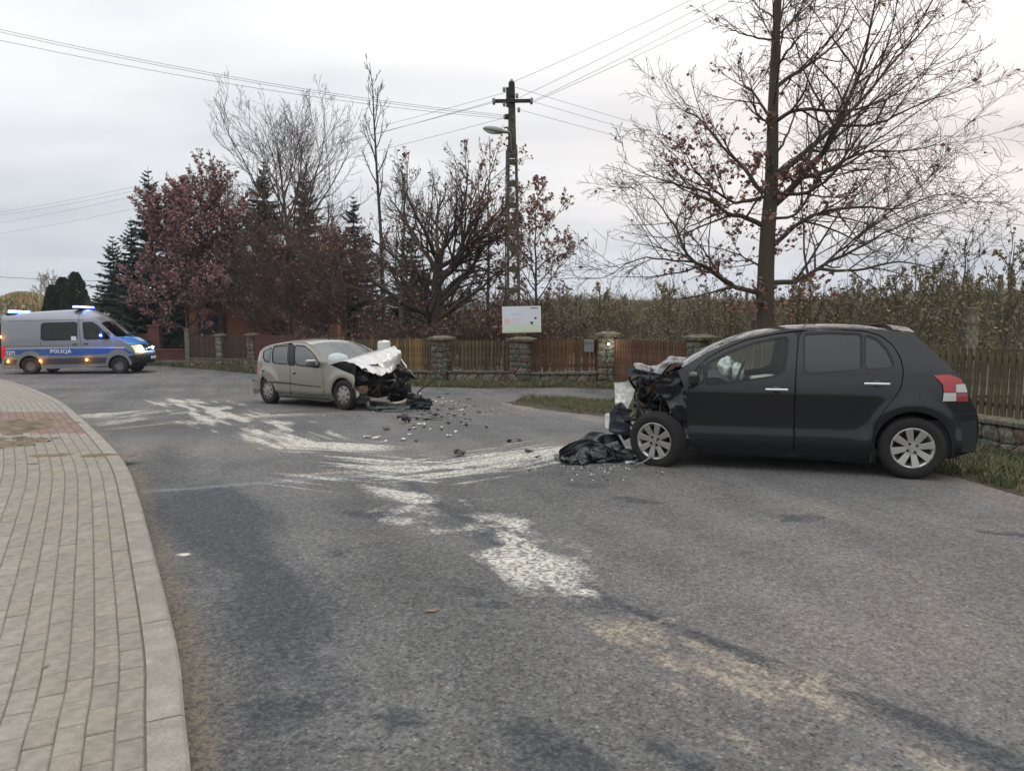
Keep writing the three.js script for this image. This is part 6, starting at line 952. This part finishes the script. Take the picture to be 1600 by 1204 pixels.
  const V = (x, y) => new THREE.Vector2(x, y), hx = hoodE[1].x, hy = hoodE[1].y, fc = trace(t, [[1000, 690]], () => 0, 1, zB)[0], nx = hx + .2, cx = Math.min(fc.x, nx + .36), C = (s) => s.map(([a, b]) => V(a, b));
  const rows = (a, b, n) => [resample(C(a), n), resample(C(b), n)];
  const bon = rows([[pil[2].x, pil[2].y], [hoodE[0].x, hoodE[0].y], [hx, hy]], [[pil[2].x + .3, pil[2].y + .03], [lerp(pil[2].x + .3, cx - .16, .5), hoodE[0].y + .07], [cx - .16, hy + .01]], 8), gri = rows([[hx, hy - .004], [hx + .1, hy - .1], [nx, hy - .27]], [[cx - .16, hy], [cx - .05, hy - .08], [cx, hy - .27]], 6), ban = rows([[nx, hy - .27], [nx + .03, hy - .34], [nx + .02, hy - .42]], [[cx + .0, hy - .27], [cx + .05, hy - .34], [cx + .03, hy - .42]], 5), bum = rows([[nx + .01, hy - .42], [nx + .03, hy - .55], [nx + .0, hy - .72], [nx - .12, hy - .8]], [[cx + .02, hy - .42], [cx + .07, hy - .52], [cx + .04, hy - .74], [cx - .1, hy - .82]], 8);
  mesh('bonnet', loft(...bon, W, { pw: 2.2 }), phys(0x2f6fb4, .4, { clearcoat: .6 }), t); mesh('bonnet_marking', loft(...bon.map(b => b.slice(2, 7)), W, { pw: 2.2, v0: -.32, v1: .32, dy: .008, dx: .004 }), phys(0x9fb4c9, .5), t);
  mesh('grille', loft(...gri, W, { pw: 2.6 }), blackGl, t); mesh('front_band', loft(...ban, W, { pw: 2.6, inset: -.006 }), phys(0xb4b7ba, .4, { metalness: .3, clearcoat: .5 }), t); mesh('front_bumper', loft(...bum, W, { pw: 2.6, inset: -.004 }), blackPl, t);
  for (let q = 0; q < 3; q++) { const f = .2 + q * .28, i = Math.round(f * 6); mesh('grille_bar', loft(gri[0].slice(i, i + 2), gri[1].slice(i, i + 2), W, { v0: -.52, v1: .52, dx: .012 }), darkMetal, t); }
  both('bumper_corner', surface([...B([648, 800], [690, 792]), V(nx + .01, hy - .42), V(nx + .02, hy - .72), V(nx - .12, hy - .8), ...B([662, 945]), ...arch(ax, .36, .42, -.1, .25, 4)], W, S, { off: .002, rim: .02, max: .2 }), blackPl); both('wing_front', surface([...hoodE.slice(1), V(hx + .1, hy - .1), V(nx, hy - .27), V(nx + .02, hy - .42), ...B([648, 800])], W, S, { off: .001, rim: .01, max: .2 }), paint);
  for (const s of [1, -1]) { mesh('headlamp', loft(gri[0].slice(1), gri[1].slice(1), W, { v0: s > 0 ? .6 : -.995, v1: s > 0 ? .995 : -.6, m: 8, dx: .014, dy: .004 }), phys(0xc4c7b4, .12, { clearcoat: 1 }), t); const k = 1 - Math.pow(.82, 2.6), bxp = lerp(hx + .12, cx - .04, k); bulb(t, 'headlight', new THREE.SphereGeometry(.055, 14, 10).translate(bxp, hy - .13, s * .82 * W(hx + .1, 1)), new THREE.Color(0xfff2b8), [4, 1.6], V3(bxp + .18, hy - .13, s * .72), .06); bulb(t, 'grille_light', box(.04, .04, .12, cx - .0, hy - .13, s * .24, .01), new THREE.Color(0x6a8cff), [6, .5], V3(cx + .1, hy - .13, s * .24), .05); }
  mesh('emblem', [cyl(.075, .075, .03, 24, cx + .0, hy - .16, 0, 'x'), new THREE.TorusGeometry(.078, .012, 8, 24).rotateY(Math.PI / 2).translate(cx + .018, hy - .16, 0)], chrome, t); mesh('number_plate', [box(.014, .12, .52, cx + .085, hy - .56, 0)], white, t);
  for (const s of [1, -1]) { const m = part('door_mirror', t), c = B([285, 490])[0], f = g => s > 0 ? g : mirrorX(g); mesh('housing', f(box(.16, .34, .2, c.x + .05, c.y, 1.16, .05)), blackPl, m); mesh('stalk', f(box(.08, .08, .2, c.x + .08, c.y - .14, 1.02, .02)), blackPl, m); if (s > 0) bulb(m, 'mirror_light', box(.1, .08, .03, c.x + .03, c.y - .02, 1.27, .012), new THREE.Color(0x4a6cff), [9, 1.2], V3(c.x, c.y, 1.4), .05); }
  // roof lights
  const by = topE[5].y + .1, bx = roofF[0].x - .35; mesh('light_bar_base', [box(.3, .05, 1.5, bx, by + .02, 0, .02)], blackPl, t);
  for (const [z, c, p, n] of [[-.56, 0x3f63ff, 5, 1.2], [-.2, 0xa9bcff, 3, 0], [.18, 0x8fa8ff, 4, 0], [.56, 0x3f63ff, 10, 2.5]]) bulb(t, 'bar_light', box(.26, .085, .35, bx, by + .085, z, .03), new THREE.Color(c), [p, n], V3(bx, by + .3, z), .1);
  const ry = topE[0].y + .06, rx = topE[0].x + .3; mesh('rear_bar_base', [box(.35, .1, 1.5, rx, ry + .04, 0, .03), box(.7, .1, .9, rx + 1.1, ry + .06, 0, .04)], blackPl, t); for (const [z, p, n] of [[.6, 9, 2.5], [.1, 5, 0], [-.5, 5, 1]]) bulb(t, 'rear_bar_light', box(.22, .12, .26, rx, ry + .15, z, .04), new THREE.Color(0x3a5cff), [p, n], V3(rx, ry + .36, z), .1);
  mesh('roof_box', [box(.75, .14, .8, rx + 2.0, ry + .08, 0, .04)], std(0xb9c0d4, .5), t);
  both('tail_lamp', surface(A([10, 655], [70, 660], [62, 820], [14, 830]), W, S, { off: .012, rim: .02 }), phys(0xb01020, .2, { clearcoat: 1, emissive: 0x8a0810, emissiveIntensity: .5 })); { const a = A([14, 520])[0]; bulb(t, 'rear_indicator', box(.06, .1, .05, a.x, a.y, W(a.x, a.y) + .02, .015), amb, [2, .3], V3(a.x - .1, a.y, W(a.x, a.y) + .15)); }
  mesh('rear_doors', sweepTop(resample([...[...rear].slice(1), topE[0]], 10), W, .05), paint, t);
  // inside and below
  mesh('floor', [box(5.4, .12, 1.84, -.3, .5, 0), box(.06, 1.6, 1.8, -2.9, 1.3, 0), box(.06, 1.2, 1.7, 1.9, .9, 0), box(1.6, .2, .2, .4, .36, .6), box(.5, .25, 1.2, -1.0, .35, .1)], blackPl, t);
  { const cloth = std(0xa0562c, .9); for (const x of [.95]) { seatV(x, .5, seatCl); seatV(x, -.5, seatCl); } for (const x of [-.2, -1.1]) { seatV(x, .5, cloth); seatV(x, -.5, cloth); } function seatV(x, z, m) { const s = part('seat', t); mesh('cushion', [box(.5, .16, .5, x, .95, z, .05)], m, s); const b = box(.14, .75, .5, 0, .36, 0, .05); b.rotateZ(.15); b.translate(x - .22, 1.0, z); mesh('backrest', b, m, s); } }
  mesh('dashboard', [box(.4, .3, 1.7, 1.75, 1.2, 0, .08)], blackPl, t); mesh('dash_paper', [box(.2, .01, .3, 1.82, 1.37, .45)], white, t);
  const tm = std(0x26262a, .9), hm = std(0x6d6b66, .6, .4); for (const [x, s] of [[ax, 1], [ax, -1], [ar, 1], [ar, -1]]) makeWheel(t, 'steel', R, .23, x, s * .86, s < 0, x > 0 ? -.1 : 0, { r: .215, capMat: hm, cap: 'steel_rim', nh: 10, hr: .1, dish: -.02, tyreMat: tm });
  for (const c of [ax, ar]) { const g = new THREE.CylinderGeometry(.43, .43, 1.9, 28, 1, true, Math.PI - 1.9, 3.8); g.rotateX(Math.PI / 2); g.translate(c, .36, 0); mesh('wheel_house', g, blackPl, t); }
}

// ================================================================ DEBRIS
{
  const put = (name, label, cat, group, px, py, geo, m, lift = 0) => { const p = onGround(px, py), o = mesh(name, geo, m); geo.computeBoundingBox?.(); const b = o.geometry; b.computeBoundingBox(); o.position.set(p.x, gh(p.x, -p.z) - b.boundingBox.min.y + .001 + lift, p.z); return tag(o, label, cat, group); };
  const pl = [phys(0x0e0f11, .4, { clearcoat: .3 }), std(0x1b1e22, .5), std(0x2b3334, .6), std(0x33312f, .7)];
  const spin = (g, a, b = 0, c = 0) => { g.rotateX(b); g.rotateZ(c); g.rotateY(a); return g; };
  // by the black car
  { const t = thing('torn_bumper', 'crumpled black bumper lying before the front wheel of the black car', 'bumper'), p = onGround(925, 716); t.position.copy(p); t.rotation.y = .25;
    mesh('bumper_skin', crumpled((u, v) => { const x = (u - .5) * .9, k = rnoise(u * 2.2, v * 2, 201), a = (v - .1) * 2.6; return [x + .05 * k, Math.max(.01, .02 + .27 * sstep(0, .5, u) * sstep(1, .8, u) * Math.sin(clamp(a, 0, 2.6)) * (1 - .5 * Math.abs(u - .35)) * (.6 + .6 * k) + .03 * (k - .5)), .3 - .5 * v + .12 * (k - .5)]; }, 24, 16, .45), pl[0], t);
    mesh('bumper_flap', crumpled((u, v) => { const k = rnoise(u * 4, v * 4, 202); return [-.4 + u * .6, .02 + .2 * v * Math.sin(Math.PI * clamp(.12 + u * .8)) + .05 * k * v, .02 + .2 * u + .1 * (k - .5)]; }, 12, 10, .45), pl[1], t);
    for (let k = 0; k < 6; k++) { const g = spin(rag({ seed: 210 + k, w: .3, d: .14, bend: .4 }), k * 1.1, .3 * k, .2); g.computeBoundingBox(); g.translate(-.35 + k * .13, .02 - g.boundingBox.min.y, .22 + .04 * (k % 3)); mesh('grille_shred', g, pl[k % 3], t); } }
  const glassBit = phys(0xb4b9bd, .2, { metalness: .2, clearcoat: 1 });
  for (const [px, py, w, d, s, a] of [[930, 720, .34, .12, 1, .2], [955, 716, .2, .12, 2, 1], [975, 718, .3, .16, 3, .4], [945, 712, .22, .1, 4, 2], [985, 724, .2, .08, 5, .7]]) put('headlamp_shard', 'glossy pale headlamp shard in front of the black car wheel', 'lamp shard', 'headlamp shards at the black car', px, py, spin(rag({ seed: 220 + s, w, d, bend: .25 }), a), glassBit);
  { const p = onGround(990, 730), g = pipe([[0, .02, 0], [.1, .04, -.05], [.22, .1, -.1]], .012, 6, 8); const o = mesh('trim_strip', g, greyMetal); o.position.copy(p); tag(o, 'bent grey trim strip leaning on the flat front tyre', 'trim strip'); }
  // by the silver car
  { const t = thing('bumper_beam', 'long bent pale bumper beam lying before the silver car', 'bumper beam'), a = onGround(575, 633), b = onGround(612, 638), c = onGround(657, 627); t.position.copy(b); const pts = [a, a.clone().lerp(b, .6).add(V3(0, .02, .08)), b.clone().add(V3(.1, .03, .0)), b.clone().lerp(c, .6).add(V3(0, .06, 0)), c.clone().add(V3(0, .1, 0))].map(q => q.sub(b).add(V3(0, .07, 0))); mesh('beam', pipe(pts, .035, 6, 24), std(0x9b948a, .5, .5), t); mesh('beam_lining', pipe(pts.map(q => q.clone().add(V3(.02, -.045, .03))), .02, 5, 24), rustMetal, t); }
  { const t = thing('radiator_grille', 'dark green plastic grille piece under the bumper beam', 'grille'), p = onGround(615, 643); t.position.copy(p); mesh('frame', crumpled((u, v) => [(u - .5) * .62, .02 + .07 * Math.sin(v * 2.6) + .03 * rnoise(u * 4, v * 3, 231), (v - .5) * .16], 14, 6), std(0x2c4440, .5), t); for (let k = 0; k < 4; k++) mesh('slat', [box(.5, .008, .016, 0, .1 + .01 * k, -.06 + k * .04)], pl[1], t); }
  { const t = thing('plastic_shield', 'dark blue grey plastic shield standing up in the debris', 'car part'), p = onGround(652, 640); t.position.copy(p); mesh('panel', crumpled((u, v) => { const k = rnoise(u * 3, v * 3, 233); return [(u - .5) * .5 + .08 * v, .01 + .3 * v * (1 - .5 * u) + .06 * k * v, .1 * k + .1 * (u - .5)]; }, 12, 8, .45), pl[1], t); mesh('rib', pipe([[-.25, .03, .04], [0, .14, .07], [.24, .1, .1]], .014, 5, 10), pl[0], t); }
  { const p = onGround(648, 631), g = pipe([[0, .0, 0], [.04, .16, .02], [.12, .3, .0], [.3, .42, -.02], [.42, .52, 0]], .018, 6, 16); const o = mesh('bent_rod', g, pl[3]); o.position.copy(p); tag(o, 'bent dark rod sticking up out of the debris', 'rod'); }
  { const p = onGround(665, 656), o = mesh('trim_strip', spin(rag({ seed: 241, w: .62, d: .12, bend: .12, n: 14 }), -.05), pl[2]); o.geometry.computeBoundingBox(); o.position.set(p.x, p.y - o.geometry.boundingBox.min.y, p.z); tag(o, 'long flat dark trim strip lying across the debris field', 'trim strip'); }
  { const p = onGround(631, 661), o = mesh('plastic_lump', spin(rag({ seed: 242, w: .26, d: .2, bend: .7, t: .03 }), .5, .2), pl[0]); o.geometry.computeBoundingBox(); o.position.set(p.x, p.y - o.geometry.boundingBox.min.y, p.z); tag(o, 'rounded black plastic lump lying apart on the asphalt', 'car part'); }
  const r = mulberry(251), dark = [[699, 616], [686, 621], [664, 643], [679, 650], [709, 651], [718, 628], [732, 624], [741, 634], [727, 637], [659, 648], [672, 646], [690, 652], [700, 647], [651, 655], [646, 666], [662, 668], [640, 672], [725, 648], [735, 656], [720, 660], [748, 645], [676, 633], [692, 634], [705, 640], [684, 641], [668, 629], [728, 665], [718, 712], [714, 706], [796, 690], [812, 689], [728, 656], [700, 662], [760, 668], [604, 672], [690, 672], [650, 690], [826, 706], [840, 715]];
  dark.forEach(([px, py], i) => { const s = .05 + .11 * r() * r() + (i < 5 ? .04 : 0); put('plastic_fragment', 'dark plastic fragment scattered on the asphalt between the cars', 'fragment', 'dark fragments between the cars', px, py, spin(rag({ seed: 260 + i, w: s * 1.3, d: s * .8, bend: .35, t: .008, n: 8 }), r() * 6, (r() - .5) * .5), pl[i % 4]); });
  const pale = [[672, 627], [681, 628], [697, 629], [706, 628], [668, 629], [692, 623], [725, 664], [728, 659], [663, 663], [655, 664], [690, 668], [672, 671], [640, 680], [602, 690], [588, 686], [596, 692], [573, 684], [712, 675], [700, 682], [677, 626], [688, 630], [714, 630], [720, 642], [648, 670], [630, 688]];
  pale.forEach(([px, py], i) => { const s = .035 + .05 * r(); put('lamp_fragment', 'pale glassy lamp fragment scattered on the asphalt near the silver car', 'fragment', 'pale fragments between the cars', px, py, spin(rag({ seed: 320 + i, w: s * 1.4, d: s, bend: .4, t: .008, n: 7 }), r() * 6, (r() - .5) * .6), i % 3 ? whitePl : glassBit); });
  { // crumbs too small to count
    const mb = new MB(true), c0 = onGround(690, 640), c1 = onGround(930, 728); for (let k = 0; k < 900; k++) { const a = k % 4 ? c0 : c1, q = (k % 4 ? 2.2 : .8) * Math.sqrt(-Math.log(1 - r() * .95)) * .6, an = r() * 6.28, x = a.x + Math.cos(an) * q * 1.1, D = -a.z + Math.sin(an) * q, s = .006 + .016 * r() * r(), y = gh(x, D) + .001, c = r() < .55 ? [.02, .02, .022] : r() < .6 ? [.5, .52, .53] : [.2, .19, .18], b = r() * 6; const p = [0, 1, 2].map(i => V3(x + Math.cos(b + i * 2.1) * s, y, -D + Math.sin(b + i * 2.1) * s)), tp = V3(x, y + s * .9, -D); for (let i = 0; i < 3; i++) { const e = p[i], f = p[(i + 1) % 3], n = f.clone().sub(e).cross(tp.clone().sub(e)).normalize(), id = [e, f, tp].map(v => mb.v(v.x, v.y, v.z, n.x, n.y, n.z, c)); mb.tri(...id); } } stuff(tag(mesh('glass_crumbs', mb.geo(), std(0xffffff, .4, 0, { vertexColors: true })), 'tiny glass and plastic crumbs sprinkled over the crash site', 'crumbs')); }
  // fallen leaves on the road and pavement
  const lf = std(0x85735c, .9), lf2 = std(0x75644f, .9);
  for (const [px, py, s, a] of [[676, 955, .1, .3], [690, 1070, .035, 2], [72, 1042, .035, 1]]) { const on = px < 290; const p = onGround(px, py, on ? KH : 0), o = mesh('fallen_leaf', spin(rag({ seed: 400 + px, w: s * .9, d: s * .5, bend: .2, t: .002, n: 9 }), a), px % 2 ? lf : lf2); o.geometry.computeBoundingBox(); o.position.set(p.x, p.y - o.geometry.boundingBox.min.y + .002, p.z); tag(o, on ? 'small dry leaf lying on the grey pavement' : 'single dry brown leaf lying on the open asphalt', 'leaf', on ? undefined : 'leaves on the road'); }
}

scene.traverse(o => { if (o.isMesh) o.castShadow = o.receiveShadow = true; });
renderer.render(scene, camera);
